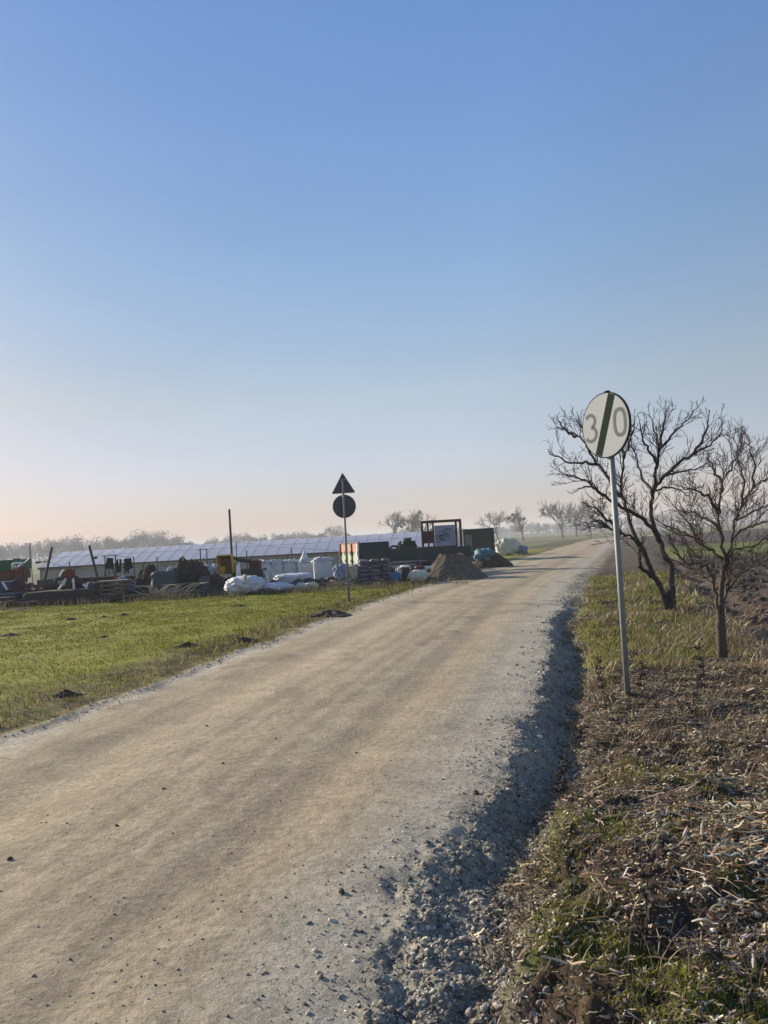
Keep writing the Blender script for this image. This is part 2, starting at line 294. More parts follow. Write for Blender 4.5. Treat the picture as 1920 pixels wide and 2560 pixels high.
# ------------------------------------------------------------------ ground sheet
def albedo(x, y):
    a, b, p = dR(x, y), dL(x, y), dP(x, y)
    n1 = fbm(x, y, 1.5, 4, 71)[:, None]; n2 = fbm(x, y, 0.25, 4, 75)[:, None]; n3 = fbm(x, y, 12, 3, 78)[:, None]
    C = lambda r, g, bb: np.array([[r, g, bb]])
    mix = lambda A, B, t: A * (1 - t) + B * t
    s = np.clip((x - edgeL(y)) / np.maximum(edgeR(y) - edgeL(y), .1), 0, 1)
    along = fbm(s * 14, y * 0.16, 1, 4, 81)[:, None]
    road = mix(C(.335, .270, .178), C(.405, .335, .225), n1); fine = fbm(s * 42, y * 0.09, 1, 3, 83)[:, None]; road = mix(road, C(.26, .21, .15), ss(.45, .7, along) * .38); road = mix(road, C(.44, .375, .265), ss(.52, .72, fine) * .45); road = mix(road, C(.27, .22, .165), ss(.52, .36, fine) * .0 + (1 - ss(.30, .46, fine)) * .45)
    road = mix(road, C(.52, .47, .37), (1 - ss(0.0, 0.12, s))[:, None] * n2 * 1.2)
    road = mix(road, C(.38, .355, .295), (ss(0.74, 0.96, s) * 0.75)[:, None])
    pt = ss(.64, .72, fbm(x * 1.0, y * .6, .5, 4, 88))[:, None]; road = mix(road, C(.19, .155, .12), pt * .4)
    grav = mix(C(.20, .185, .15), C(.36, .33, .27), n2)
    grassL = mix(C(.16, .18, .014), C(.24, .23, .024), n1); grassL = mix(grassL, C(.20, .18, .07), ss(.5, .8, n2) * .6)
    edgeg = mix(C(.20, .17, .07), C(.09, .07, .045), ss(.38, .62, n2))
    grassL = mix(edgeg, grassL, ss(.5, 1.6, b + (n1[:, 0] - .5) * 1.6)[:, None])
    litter = mix(C(.032, .022, .015), C(.10, .072, .046), n2); litter = mix(litter, C(.05, .055, .02), ss(.52, .7, n1) * .6)
    moss = mix(C(.06, .075, .02), C(.115, .13, .03), n2)
    grassR = mix(C(.13, .14, .035), C(.20, .19, .06), n2)
    soil = mix(C(.042, .033, .027), C(.10, .078, .062), n2)
    verge = mix(litter, moss, (ss(.40, .55, fbm(x, y, .45, 3, 91)) * (1 - ss(3.6, 4.8, y)) * .9)[:, None])
    gz_ = (ss(.34, .52, fbm(x, y, .35, 3, 25)) * ss(7.4, 8.6, y + (n1[:, 0] - .5) * 2.5) * (1 - ss(18, 24, y)))[:, None]
    verge = mix(verge, grassR, gz_ * (1 - ss(-1.0, -0.2, p + (n1[:, 0] - .5)))[:, None])
    verge = mix(verge, mix(soil, C(.13, .105, .07), .5), ss(20, 28, y)[:, None])
    c = mix(road, grav, ss(-0.22, 0.05, a)[:, None])
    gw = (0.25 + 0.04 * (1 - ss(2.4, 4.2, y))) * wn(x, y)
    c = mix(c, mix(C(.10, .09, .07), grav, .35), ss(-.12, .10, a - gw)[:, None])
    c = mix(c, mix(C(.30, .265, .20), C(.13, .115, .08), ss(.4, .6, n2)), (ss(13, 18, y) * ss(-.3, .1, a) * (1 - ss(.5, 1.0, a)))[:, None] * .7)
    c = mix(c, verge, ss(0.0, 0.25, a - gw - 0.05)[:, None])
    c = mix(c, soil, (ss(0.0, 0.5, p) * ss(0, .5, a))[:, None])
    # right field strips
    fr = ss(0.3, .8, p)
    gst = (ss(31, 34, y + n3[:, 0] * 3) * (1 - ss(49, 54, y + n3[:, 0] * 4)))[:, None] * fr[:, None] * ss(8, 11, x)[:, None]
    c = mix(c, mix(C(.10, .14, .03), C(.15, .17, .05), n1), gst * .85)
    c = mix(c, C(.075, .056, .044), (ss(56, 64, y) * fr)[:, None] * .7)
    # left: grass, yard, far field
    c = mix(c, grassL, ss(-0.02, 0.14, b)[:, None])
    yd = (ss(22.6, 23.8, y + (n1[:, 0] - .5)) * ss(1.0, 1.8, b))[:, None] * (1 - ss(33, 40, y))[:, None]
    c = mix(c, mix(C(.07, .055, .04), C(.12, .10, .07), n2), yd)
    farL = (ss(60, 70, y) * ss(.5, 1.5, b))[:, None]
    band = ss(.45, .6, fbm(x * .15, y, 30, 3, 95))[:, None]
    c = mix(c, mix(C(.12, .15, .035), C(.10, .085, .06), band), farL)
    return c

def build_ground():
    th1 = np.radians(np.arange(-42, 42.01, 0.26))
    th = np.concatenate([np.radians(np.arange(-180, -42, 3.0)), th1, np.radians(np.arange(45, 180, 3.0))])
    rr = [0.35]
    while rr[-1] < 2600: rr.append(rr[-1] * (1.0085 if 1.6 < rr[-1] < 60 else 1.03))
    rr = np.array(rr); nt_, nr = len(th), len(rr)
    T, Q = np.meshgrid(th, rr); X = (Q * np.sin(T)).ravel(); Y = (Q * np.cos(T)).ravel()
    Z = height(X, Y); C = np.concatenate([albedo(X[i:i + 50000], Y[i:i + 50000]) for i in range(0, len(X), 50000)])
    V = np.stack([X, Y, Z], 1)
    i, j = np.meshgrid(np.arange(nr - 1), np.arange(nt_), indexing='ij'); j2 = (j + 1) % nt_
    F = np.stack([i * nt_ + j, (i + 1) * nt_ + j, (i + 1) * nt_ + j2, i * nt_ + j2], -1).reshape(-1, 4)[:, ::-1]
    cx, cy = V[F].mean(1)[:, 0], V[F].mean(1)[:, 1]
    a, b, p = dR(cx, cy), dL(cx, cy), dP(cx, cy)
    k = np.full(len(F), 1)                       # verge
    k[(a < 0.02) & (b < 0.05)] = 0               # road
    k[b >= 0.05] = 2                             # meadow
    k[(p > 0.45) & (a > 0.5)] = 3                # ploughed field
    k[(b >= 0.05) & (cy < 0)] = 2
    for q, nm in enumerate(('dirt_road', 'verge_ground', 'meadow_ground', 'ploughed_field')):
        f = F[k == q]; idx, inv = np.unique(f.ravel(), return_inverse=True)
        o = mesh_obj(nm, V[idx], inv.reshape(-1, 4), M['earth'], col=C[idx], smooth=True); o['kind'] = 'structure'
    # close the little disc under the camera
    c0 = V[:nt_]; o = mesh_obj('dirt_road', np.vstack([c0, [[0, 0, gz(0, 0)]]]), [(nt_, (q + 1) % nt_, q) for q in range(nt_)], M['earth'], col=np.vstack([C[:nt_], C[:1]])); o['kind'] = 'structure'
build_ground()

# ------------------------------------------------------------------ scattered stuff
def pick(n, xr, yr, dens, power=1.0):
    """random points in a box, denser towards the viewer when power > 1, kept with probability dens(x, y)"""
    u = rng.random(n); y = yr[0] + (yr[1] - yr[0]) * u ** power
    x = rng.uniform(xr[0], xr[1], n); keep = rng.random(n) < dens(x, y)
    return x[keep], y[keep]
def frustum(x, y): return np.abs(x) < 0.60 * y + 0.9

def ico(sub):
    t = (1 + 5 ** .5) / 2
    V = [(-1, t, 0), (1, t, 0), (-1, -t, 0), (1, -t, 0), (0, -1, t), (0, 1, t), (0, -1, -t), (0, 1, -t), (t, 0, -1), (t, 0, 1), (-t, 0, -1), (-t, 0, 1)]
    F = [(0, 11, 5), (0, 5, 1), (0, 1, 7), (0, 7, 10), (0, 10, 11), (1, 5, 9), (5, 11, 4), (11, 10, 2), (10, 7, 6), (7, 1, 8), (3, 9, 4), (3, 4, 2), (3, 2, 6), (3, 6, 8), (3, 8, 9), (4, 9, 5), (2, 4, 11), (6, 2, 10), (8, 6, 7), (9, 8, 1)]
    V = [np.array(v) / np.linalg.norm(v) for v in V]
    for _ in range(sub):
        c = {}; G = []
        def mid(a, b):
            k = (min(a, b), max(a, b))
            if k not in c: q = V[a] + V[b]; V.append(q / np.linalg.norm(q)); c[k] = len(V) - 1
            return c[k]
        for a, b, d in F:
            e, f, g = mid(a, b), mid(b, d), mid(d, a); G += [(a, e, g), (b, f, e), (d, g, f), (e, f, g)]
        F = G
    return np.array(V), np.array(F)
def stones(name, x, y, size, col, sub=1, label=None, sink=0.25, flat=0.62):
    n = len(x); V0, F0 = ico(sub); m = len(V0)
    var = [V0 * (1 + 0.55 * (rng.random((m, 1)) - 0.5)) for _ in range(10)]
    B = np.stack(var)[rng.integers(0, 10, n)]
    s = size[:, None] * np.stack([rng.uniform(.7, 1.3, n), rng.uniform(.6, 1.1, n), rng.uniform(.45, .85, n) * flat / .62], 1) * .5
    B = B * s[:, None, :]; a = rng.uniform(0, 6.28, n); ti = rng.normal(0, .3, n)
    ca, sa = np.cos(a)[:, None], np.sin(a)[:, None]; ct, st = np.cos(ti)[:, None], np.sin(ti)[:, None]
    X, Y, Z = B[..., 0], B[..., 1], B[..., 2]; X, Z = X * ct - Z * st, X * st + Z * ct; X, Y = X * ca - Y * sa, X * sa + Y * ca
    z = height(x, y) + size * (.5 * .62 - sink)
    P = np.stack([X + x[:, None], Y + y[:, None], Z + z[:, None]], -1).reshape(-1, 3)
    F = (F0[None] + (np.arange(n) * m)[:, None, None]).reshape(-1, 3)
    return mesh_obj(name, P, F, M['stone'], col=np.repeat(col, m, 0))
def blades(name, x, y, h, w, col, mt, lean=.45, tip=None, seg=2, az=None, z0=None):
    n = len(x); a = rng.uniform(0, 6.28, n) if az is None else az; d = np.stack([np.cos(a), np.sin(a)], 1); sd_ = np.stack([-d[:, 1], d[:, 0]], 1)
    z = (height(x, y) if z0 is None else z0) - .005; L = np.abs(rng.normal(lean, lean * .5, n)) * h
    B = np.stack([x, y], 1); rows = []
    for k in range(seg):
        t = k / seg; c = B + d * (L * t * t)[:, None]; ww = (w * (1 - .55 * t))[:, None] * .5; zz = z + h * (t - .15 * t * t)
        rows += [np.column_stack([c - sd_ * ww, zz]), np.column_stack([c + sd_ * ww, zz])]
    rows.append(np.column_stack([B + d * L[:, None], z + h * .85]))
    P = np.stack(rows, 1); m = P.shape[1]
    F0 = []
    for k in range(seg - 1): q = 2 * k; F0 += [(q, q + 1, q + 3), (q, q + 3, q + 2)]
    q = 2 * (seg - 1); F0 += [(q, q + 1, q + 2)]
    F = (np.array(F0)[None] + (np.arange(n) * m)[:, None, None]).reshape(-1, 3)
    return mesh_obj(name, P.reshape(-1, 3), F, mt, col=np.repeat(col, m, 0))
def strips(name, x, y, ln, w, col, mt, lift=.012, tilt=.15, az=None, curl=.3):
    """lying stalks and leaves: bent four-point ribbons with a fold"""
    n = len(x); a = rng.uniform(0, 6.28, n) if az is None else az; tl = rng.normal(0, tilt, n); cv = rng.normal(0, curl, n)
    P = []
    for k in range(4):
        t = k / 3 - .5; aa = a + cv * t * 2
        px = x + np.cos(aa) * ln * t; py = y + np.sin(aa) * ln * t; pz = lift + rng.random(n) * lift + np.sin(tl) * ln * t + np.abs(cv) * ln * .3 * (t * t)
        ww = w * (.5 if k in (1, 2) else .3)
        for sgn, dz in ((-1, 0), (0, .35), (1, 0)):
            P.append(np.column_stack([px - np.sin(aa) * ww * sgn, py + np.cos(aa) * ww * sgn, pz + w * dz]))
    P = np.stack(P, 1); base = height(x, y); P[..., 2] += base[:, None]
    F0 = [(3 * k + j, 3 * k + j + 1, 3 * k + j + 4, 3 * k + j + 3) for k in range(3) for j in range(2)]
    F = (np.array(F0)[None] + (np.arange(n) * 12)[:, None, None]).reshape(-1, 4)
    return mesh_obj(name, P.reshape(-1, 3), F, mt, col=np.repeat(col, 12, 0))
def cvar(base, n, v=.25, hv=.06):
    base = np.asarray(base, float); i = rng.integers(0, len(base), n)
    return np.clip(base[i] * rng.lognormal(0, v, (n, 1)) * rng.normal(1, hv, (n, 3)), .004, .85)

# gravel of the shoulder
def d_shoulder(x, y):
    a = dR(x, y); w = (.27 + .04 * (1 - ss(2.4, 4.2, y))) * wn(x, y)
    return (.12 * ss(-.5, -.1, a) + .88 * ss(-.16, .08, a)) * (1 - ss(0, .25, a - w)) * frustum(x, y)
x, y = pick(85000, (-1.2, 3.2), (2.0, 7.5), d_shoulder, 1.7)
sz = .005 + .017 * rng.random(len(x)) ** 2.6 + .010 * (rng.random(len(x)) < .05)
g_ = cvar([(.24, .22, .18), (.32, .30, .245), (.42, .39, .32), (.15, .14, .12), (.30, .25, .18), (.10, .09, .075)], len(x), .28, .03); w_ = rng.random(len(x)) < .008; g_[w_] = (.68, .66, .6)
tag(stones('gravel', x, y, sz, g_, 1), kind='stuff', label='grey broken gravel along the crumbling right edge of the track')
x, y = pick(3600, (-1, 1.4), (2.0, 4.6), lambda x, y: d_shoulder(x, y) * ss(-.1, .1, dR(x, y)), 1.3)
tag(stones('rubble', x, y, .016 + .020 * rng.random(len(x)) ** 2, cvar([(.26, .24, .20), (.34, .31, .26), (.20, .185, .155)], len(x), .25, .03), 2, sink=.3), kind='stuff', label='coarse pale rubble at the bottom of the crumbling edge')
x, y = pick(30000, (.6, 9), (7.5, 26), d_shoulder, 1.3)
tag(stones('gravel', x, y, .018 + .03 * rng.random(len(x)), cvar([(.22, .215, .19), (.30, .29, .25), (.15, .145, .13)], len(x)), 0), kind='stuff', label='grey gravel farther along the right edge of the track')
# small stones and crumbs on the carriageway
def d_road(x, y): return (dR(x, y) < -.05) * (dL(x, y) < -.02) * frustum(x, y) * (.25 + .75 * ss(-1.3, -.2, dR(x, y)) + .5 * ss(-.5, 0, dL(x, y)) * (y > 5)) * (.4 + 1.1 * ss(.45, .7, fbm(x, y, .5, 3, 7)))
x, y = pick(42000, (-4.4, 5), (2.1, 17), d_road, 1.6)
sz = .004 + .010 * rng.random(len(x)) ** 4
tag(stones('grit', x, y, sz, cvar([(.30, .26, .20), (.20, .17, .14), (.10, .085, .07), (.38, .35, .3)], len(x), .3, .04), 0), kind='stuff', label='fine grit and crumbs lying on the pale dirt track')
# few larger dark clods that stand out on the track
for i, (u, v, s_) in enumerate([(25, 2160, .035), (292, 2078, .035), (410, 1985, .03), (517, 1820, .03), (557, 1918, .028), (890, 1460 + 420, .03), (855, 2240, .05), (1190, 1985, .06), (690, 1855, .025)]):
    q = at(u, v, 10); k = (0 - CAM_H) / (q[2] - CAM_H); X, Y = q[0] * k, 10 * k
    o = stones('dirt_clod', np.array([X]), np.array([Y]), np.array([s_ * .75]), np.array([[.08, .06, .045]]), 2)
    tag(o, 'small dark dirt clod lying loose on the pale dirt track', 'clod', 'dark clods on the track')

# stones and windrow on the left edge
x, y = pick(26000, (-4, 6), (4.5, 30), lambda x, y: np.exp(-((dL(x, y) - .02) / .10) ** 2) * frustum(x, y), 1.2)
tag(stones('gravel', x, y, .010 + .028 * rng.random(len(x)) ** 2, cvar([(.36, .33, .27), (.28, .26, .22), (.16, .14, .11)], len(x)), 0), kind='stuff', label='pale crumbly gravel edge between the track and the green field')
# left meadow
GR = [(.125, .155, .018), (.17, .19, .024), (.22, .22, .04), (.09, .115, .012)]
x, y = pick(240000, (-15.5, 4.5), (5.2, 25.5), lambda x, y: ss(.05, .5, dL(x, y)) * frustum(x, y) * (.35 + .65 * ss(.35, .6, fbm(x, y, .5, 3, 15))), 1.0)
h = rng.uniform(.018, .042, len(x)) * (.6 + .8 * fbm(x, y, .7, 3, 16)); c = cvar(GR, len(x), .2)
dry = rng.random(len(x)) < (.16 + .35 * ss(.52, .68, fbm(x, y, 1.1, 3, 17))); c[dry] = cvar([(.24, .21, .10), (.19, .17, .06)], dry.sum(), .2)
tag(blades('meadow_grass', x, y, h, .004 + .0011 * y, c, M['blade'], .5), kind='stuff', label='short green grass of the field left of the track')
# coarse yellowish grass along the left edge
x, y = pick(70000, (-6, 6), (5, 27), lambda x, y: np.exp(-((dL(x, y) - .65) / .5) ** 2) * frustum(x, y) * ss(.36, .6, fbm(x, y, .4, 3, 19)), 1.1)
h = rng.uniform(.05, .13, len(x)); c = cvar([(.22, .20, .05), (.32, .27, .11), (.13, .12, .035), (.10, .08, .05)], len(x), .22)
tag(blades('coarse_grass', x, y, h, .004 + .0009 * y, c, M['blade'], .7), kind='stuff', label='coarse yellowish grass beside the left edge of the track')
x, y = pick(26000, (-5, 6), (5, 27), lambda x, y: np.exp(-((dL(x, y) - .10) / .16) ** 2) * frustum(x, y) * ss(.45, .6, fbm(x, y, .3, 3, 20)), 1.1)
tag(blades('edge_grass', x, y, rng.uniform(.02, .08, len(x)), .004 + .0008 * y, cvar([(.22, .20, .06), (.30, .25, .12), (.12, .12, .035)], len(x), .22), M['blade'], .7), kind='stuff', label='thin grass creeping over the left edge of the track')
# right verge: green patch by the trees
def d_rg(x, y): return ss(.35, .6, dR(x, y)) * (1 - ss(-1.0, 0.1, dP(x, y))) * ss(.36, .58, fbm(x, y, .35, 3, 25)) * ss(7.2, 8.6, y + (fbm(x, y, 1, 2, 23) - .5) * 2.6) * (1 - ss(19, 24, y)) * frustum(x, y)
x, y = pick(150000, (1.5, 9), (7, 24), d_rg, 1.1)
h = rng.uniform(.05, .12, len(x)) * (.55 + .9 * fbm(x, y, .4, 3, 24)); c = cvar([(.17, .19, .03), (.24, .24, .05), (.36, .31, .15), (.12, .13, .03), (.26, .20, .12)], len(x), .3)
tag(blades('verge_grass', x, y, h, .005 + .0008 * y, c, M['blade'], .7), kind='stuff', label='rough green grass between the sign post and the leaning bare tree')
x, y = pick(26000, (1.8, 8), (7.5, 20), lambda x, y: ss(.3, .6, dR(x, y)) * (1 - ss(-.3, .5, dP(x, y))) * frustum(x, y) * ss(.56, .66, fbm(x, y, .5, 3, 26)), 1.1)
tag(blades('dry_grass', x, y, rng.uniform(.08, .20, len(x)), .005 + .0008 * y, cvar([(.34, .27, .17), (.26, .19, .12), (.42, .35, .23)], len(x), .25), M['straw'], .8, seg=3), kind='stuff', label='pale dry grass clumps around the feet of the two bare trees')
# sparse green tufts and moss near the camera
def d_moss(x, y): return (ss(.36, .6, dR(x, y)) * frustum(x, y) * ss(.38, .5, fbm(x, y, .2, 3, 93)) * np.clip(np.exp(-((y - 3.55 + .35 * (x - .9)) / .28) ** 2) + .8 * np.exp(-((x - np.interp(y, [2, 3, 4.5], [.75, .62, .95])) / .16) ** 2) * (y < 4.4), 0, 1) * (x < 1.7)) + ss(.40, .65, dR(x, y)) * (1 - ss(-.5, .4, dP(x, y))) * frustum(x, y) * ss(.42, .58, fbm(x, y, .45, 3, 91)) * (1 - .8 * ss(4.0, 5.5, y))
x, y = pick(150000, (.1, 4), (1.9, 8), d_moss, 1.5)
h = rng.uniform(.012, .04, len(x)); c = cvar([(.17, .185, .022), (.27, .26, .04), (.10, .115, .018), (.24, .21, .09)], len(x), .25)
tag(blades('moss_tufts', x, y, h, .004 + .0008 * y, c, M['blade'], .6), kind='stuff', label='mossy green tufts among dead stalks in the right foreground')
# dead leaves and stalks
def d_lit(x, y): return ss(.20, .42, dR(x, y) / wn(x, y)) * (1 - ss(.6, 1.2, dP(x, y))) * frustum(x, y) * (1 - .8 * ss(7.6, 8.8, y) * (1 - ss(-1.0, -.3, dP(x, y)))) * (.35 + .65 * ss(.35, .6, fbm(x, y, .35, 3, 27)))
LC = [(.30, .225, .150), (.150, .108, .073), (.44, .345, .235), (.075, .053, .038), (.22, .162, .110), (.62, .52, .37)]
x, y = pick(170000, (.2, 7.5), (1.9, 13), d_lit, 1.3)
n = len(x); ln = rng.uniform(.010, .050, n) * (.7 + .08 * y); c = cvar(LC, n, .3)
az = rng.normal(.25, .9, n)
tag(strips('leaf_litter', x, y, ln, ln * rng.uniform(.08, .30, n), c, M['straw'], .008, .35, az, .22), kind='stuff', label='brown dead leaves and broken stalks covering the right verge')
x, y = pick(12000, (.4, 6), (1.9, 11), lambda x, y: d_lit(x, y) * (.45 + .55 * ss(4.6, 6, y)), 1.0)
n = len(x); ln = rng.uniform(.04, .16, n); c = cvar([(.42, .32, .19), (.32, .23, .13), (.55, .44, .28), (.20, .14, .08)], n, .22)
tag(strips('straw', x, y, ln, rng.uniform(.0022, .005, n), c, M['straw'], .018, .16, rng.normal(.1, .7, n), .07), kind='stuff', label='pale thin straw stalks strewn over the right verge')
def bits(name, label, x, y, s, col, mt, lift=.006, kind_='stuff', tilt=.5):
    n = len(x); a = rng.uniform(0, 6.28, n); e = rng.uniform(.25, .8, n); t1, t2 = rng.normal(0, tilt, n), rng.normal(0, tilt, n); z = height(x, y) + lift * rng.random(n) + .002
    P = []
    for i, j in ((-1, -1), (1, -1), (1, 1), (-1, 1)):
        dx, dy = s * .5 * i, s * .5 * e * j; P.append(np.column_stack([x + np.cos(a) * dx - np.sin(a) * dy, y + np.sin(a) * dx + np.cos(a) * dy, z + np.sin(t1) * dx + np.sin(t2) * dy + s * .2]))
    F = np.arange(4 * n).reshape(-1, 4); return tag(mesh_obj(name, np.stack(P, 1).reshape(-1, 3), F, mt, col=np.repeat(col, 4, 0)), label, kind=kind_)
x, y = pick(420000, (.2, 7.5), (1.9, 13), d_lit, 1.35)
bits('plant_debris', 'small matted brown plant debris covering the soil of the right verge', x, y, rng.uniform(.004, .015, len(x)) * (.7 + .09 * y), cvar(LC + [(.05, .035, .02), (.08, .07, .03)], len(x), .35), M['straw'], .012)
x, y = pick(50000, (-.6, 2.2), (2.0, 6.5), lambda x, y: d_shoulder(x, y), 1.5)
bits('grit', 'flat grit chips among the gravel of the crumbling edge', x, y, rng.uniform(.004, .012, len(x)), cvar([(.30, .275, .22), (.40, .37, .30), (.18, .165, .135), (.10, .09, .075)], len(x), .3), M['stone'], .004)
# upright dead stems
x, y = pick(30000, (.3, 6.5), (2.2, 13), lambda x, y: d_lit(x, y) * (.25 + .75 * ss(.5, .65, fbm(x, y, .6, 2, 29))), 1.0)
n = len(x); tag(blades('dead_stems', x, y, rng.uniform(.05, .17, n), .003 + .0007 * y, cvar([(.17, .12, .08), (.10, .07, .05), (.26, .20, .13)], n, .25), M['straw'], .6, seg=3), kind='stuff', label='short upright dead stems on the right verge')
x, y = pick(30000, (.2, 7), (2.6, 16), lambda x, y: np.exp(-((dR(x, y) / wn(x, y) - .34) / .10) ** 2) * frustum(x, y) * ss(.40, .6, fbm(x, y, .3, 2, 31)), 1.2)
n = len(x); tag(blades('overhanging_grass', x, y, rng.uniform(.05, .17, n), .003 + .0008 * y, cvar([(.20, .16, .10), (.12, .09, .06), (.30, .25, .16), (.13, .14, .03)], n, .3), M['straw'], .9, seg=3, az=rng.normal(3.14, .9, n)), kind='stuff', label='dead grass tufts overhanging the shaded drop right of the track')
# pale heap of maize stalks at the right edge of the frame
def d_maize(x, y): return np.exp(-((x - 1.55) / .28) ** 2 - ((y - 3.15) / .45) ** 2) + .025 * d_lit(x, y) * (y < 5)
x, y = pick(12000, (.4, 3), (2.0, 5), d_maize)
n = len(x); ln = .03 + .12 * rng.random(n) ** 2; c = cvar([(.52, .43, .28), (.38, .29, .18), (.64, .56, .42), (.22, .155, .09), (.14, .095, .06)], n, .2)
tag(strips('maize_husks', x, y, ln, rng.uniform(.005, .014, n), c, M['straw'], .022, .22, rng.normal(-.15, .6, n), .12), kind='stuff', label='pale dry maize stalks and husks heaped at the far right foreground')
mb = MB()
for k in range(30):
    if k < 20: X, Y = rng.normal(1.5, .3), rng.normal(3.1, .45)
    else: X, Y = rng.uniform(.7, 1.9), rng.uniform(2.2, 4.5)
    a = rng.normal(0.0, .5); l = rng.uniform(.05, .14); z = gz(X, Y) + .022
    P = [(X + math.cos(a) * l * t, Y + math.sin(a) * l * t, z + rng.normal(0, .006)) for t in (-.5, -.15, .2, .5)]
    mb.path(P, [.0055, .006, .0055, .004], 6)
tag(mb.build('maize_stalks', M['woodpale'], smooth=True), kind='stuff', label='broken round maize stalks on the ground at the lower right')
# pebbles in the moss, right foreground
x, y = pick(9000, (.2, 3), (1.9, 5.5), lambda x, y: ss(.4, .6, dR(x, y)) * frustum(x, y) * ss(.45, .65, fbm(x, y, .4, 3, 37)) * (1 - ss(1.0, 1.8, dR(x, y))), 1.4)
tag(stones('pebbles', x, y, .008 + .022 * rng.random(len(x)) ** 2, cvar([(.20, .18, .15), (.30, .28, .24), (.12, .10, .08), (.45, .42, .36)], len(x), .3), 1), kind='stuff', label='small grey pebbles lying between mossy tufts at the lower right')
# ploughed clods
x, y = pick(16000, (3, 24), (6, 45), lambda x, y: ss(.45, .8, dP(x, y)) * frustum(x, y) * (1 - ss(31, 33, y) * (y < 50)), 1.3)
tag(stones('soil_clods', x, y, .05 + .12 * rng.random(len(x)) ** 2, cvar([(.045, .034, .027), (.03, .024, .02), (.07, .053, .04)], len(x), .2), 1, sink=.2), kind='stuff', label='dark turned clods of the ploughed field on the right')
x, y = pick(14000, (2.5, 20), (5, 30), lambda x, y: ss(.2, .8, dP(x, y)) * frustum(x, y) * .5, 1.2)
n = len(x); tag(strips('crop_residue', x, y, rng.uniform(.05, .2, n), rng.uniform(.005, .014, n), cvar([(.16, .12, .08), (.24, .19, .13), (.09, .065, .05)], n), M['straw'], .05, .3), kind='stuff', label='brown crop residue on the ploughed soil at the right')

# ------------------------------------------------------------------ road signs
def disc(mb_, r, z0, z1, n=72):
    V = []; F = []
    for z in (z0, z1): V += [(r * math.cos(2 * math.pi * k / n), r * math.sin(2 * math.pi * k / n), z) for k in range(n)]
    F = [tuple(range(n))[::-1], tuple(range(n, 2 * n))] + [(k, (k + 1) % n, n + (k + 1) % n, n + k) for k in range(n)]
    mb_.add(V, F)
def ribbon(mb_, P, w, z0, z1, closed=False):
    P = np.asarray(P, float); n = len(P)
    if closed: T = np.roll(P, -1, 0) - np.roll(P, 1, 0)
    else: T = np.gradient(P, axis=0)
    T /= np.linalg.norm(T, axis=1)[:, None]; N = np.stack([-T[:, 1], T[:, 0]], 1) * w / 2
    V = []
    for p, q in zip(P, N):
        for s_, z in ((-1, z0), (1, z0), (1, z1), (-1, z1)): V.append((p[0] + q[0] * s_, p[1] + q[1] * s_, z))
    F = []
    for k in range(n if closed else n - 1):
        a, b = 4 * k, 4 * ((k + 1) % n); F += [(a + j, a + (j + 1) % 4, b + (j + 1) % 4, b + j) for j in range(4)]
    if not closed: F += [(3, 2, 1, 0), (4 * n - 4, 4 * n - 3, 4 * n - 2, 4 * n - 1)]
    mb_.add(V, F)
SX, SY = 2.10, 6.72; SZ = gz(SX, SY)
big = thing('road_sign', 'round white sign reading 30 with a dark diagonal band on a steel post', 'road sign', (SX, SY, SZ))
top = 2.735 - SZ
tube_ = MB(); tube_.path([(0, 0, -.15), (.0, 0, 1.0), (0, 0, top)], .026, 16); tube_.build('post', M['galv'], big, smooth=True)
MB().path([(0, 0, top), (0, 0, top + .012)], [.029, .024], 16).build('post_cap', M['signdark'], big)
face = bpy.data.objects.new('sign_face', None)
nrm = math.radians(-153)                                            # heading the plate looks to
def sign_frame(o, parent, heading, off, zc):
    o.parent = parent
    n_ = Vector((math.cos(heading), math.sin(heading), 0)); up = Vector((0, 0, 1)); xx = up.cross(n_)
    mtx = Matrix((xx, up, n_)).transposed().to_4x4(); mtx.translation = n_ * off + up * zc; o.matrix_local = mtx
plate = MB(); disc(plate, .300, -.020, 0.0)
pl = plate.build('plate', M['signdark'])
sign_frame(pl, big, nrm, .052, top - .305)
f = MB(); disc(f, .289, .0, .0022); fo = f.build('face', M['signwhite'], pl)
band = MB()
ang = R(21.5); hw = .041; dirv = np.array([math.sin(ang), math.cos(ang)]); pv = np.array([dirv[1], -dirv[0]])
e0 = []
for s_ in (-1, 1):
    for tt in (-1, 1):
        l = math.sqrt(.289 ** 2 - hw ** 2) + (0)
        e0.append(dirv * l * tt + pv * hw * s_)
Vb = [(*e0[0], .0046), (*e0[1], .0046), (*e0[3], .0046), (*e0[2], .0046)]; Vb += [(a, b, .0024) for a, b, _ in Vb]
band.add(Vb, [(0, 3, 2, 1), (4, 5, 6, 7), (0, 1, 5, 4), (1, 2, 6, 5), (2, 3, 7, 6), (3, 0, 4, 7)]); band.build('diagonal_band', M['signdark'], pl)
# digit 0
t_ = np.linspace(0, 2 * math.pi, 56, endpoint=False); e = .78
P0 = np.stack([.184 + .064 * np.sign(np.cos(t_)) * np.abs(np.cos(t_)) ** e, .115 * np.sign(np.sin(t_)) * np.abs(np.sin(t_)) ** e], 1)
z_ = MB(); ribbon(z_, P0, .034, .0024, .0036, True); z_.build('digit_zero', M['signgrey'], pl)
P3 = []
for a in np.linspace(R(150), R(-72), 22): P3.append((-.180 + .056 * math.cos(a), .060 + .055 * math.sin(a)))
P3 += [(-.172, .006)]
for a in np.linspace(R(68), R(-152), 24): P3.append((-.182 + .066 * math.cos(a), -.055 + .061 * math.sin(a)))
P3 = np.array(P3); P3 = (P3 - np.array([-.18, 0])) * np.array([1.06, 1.05]) + np.array([-.184, 0]); z_ = MB(); ribbon(z_, P3, .032, .0024, .0036); z_.build('digit_three', M['signgrey'], pl)
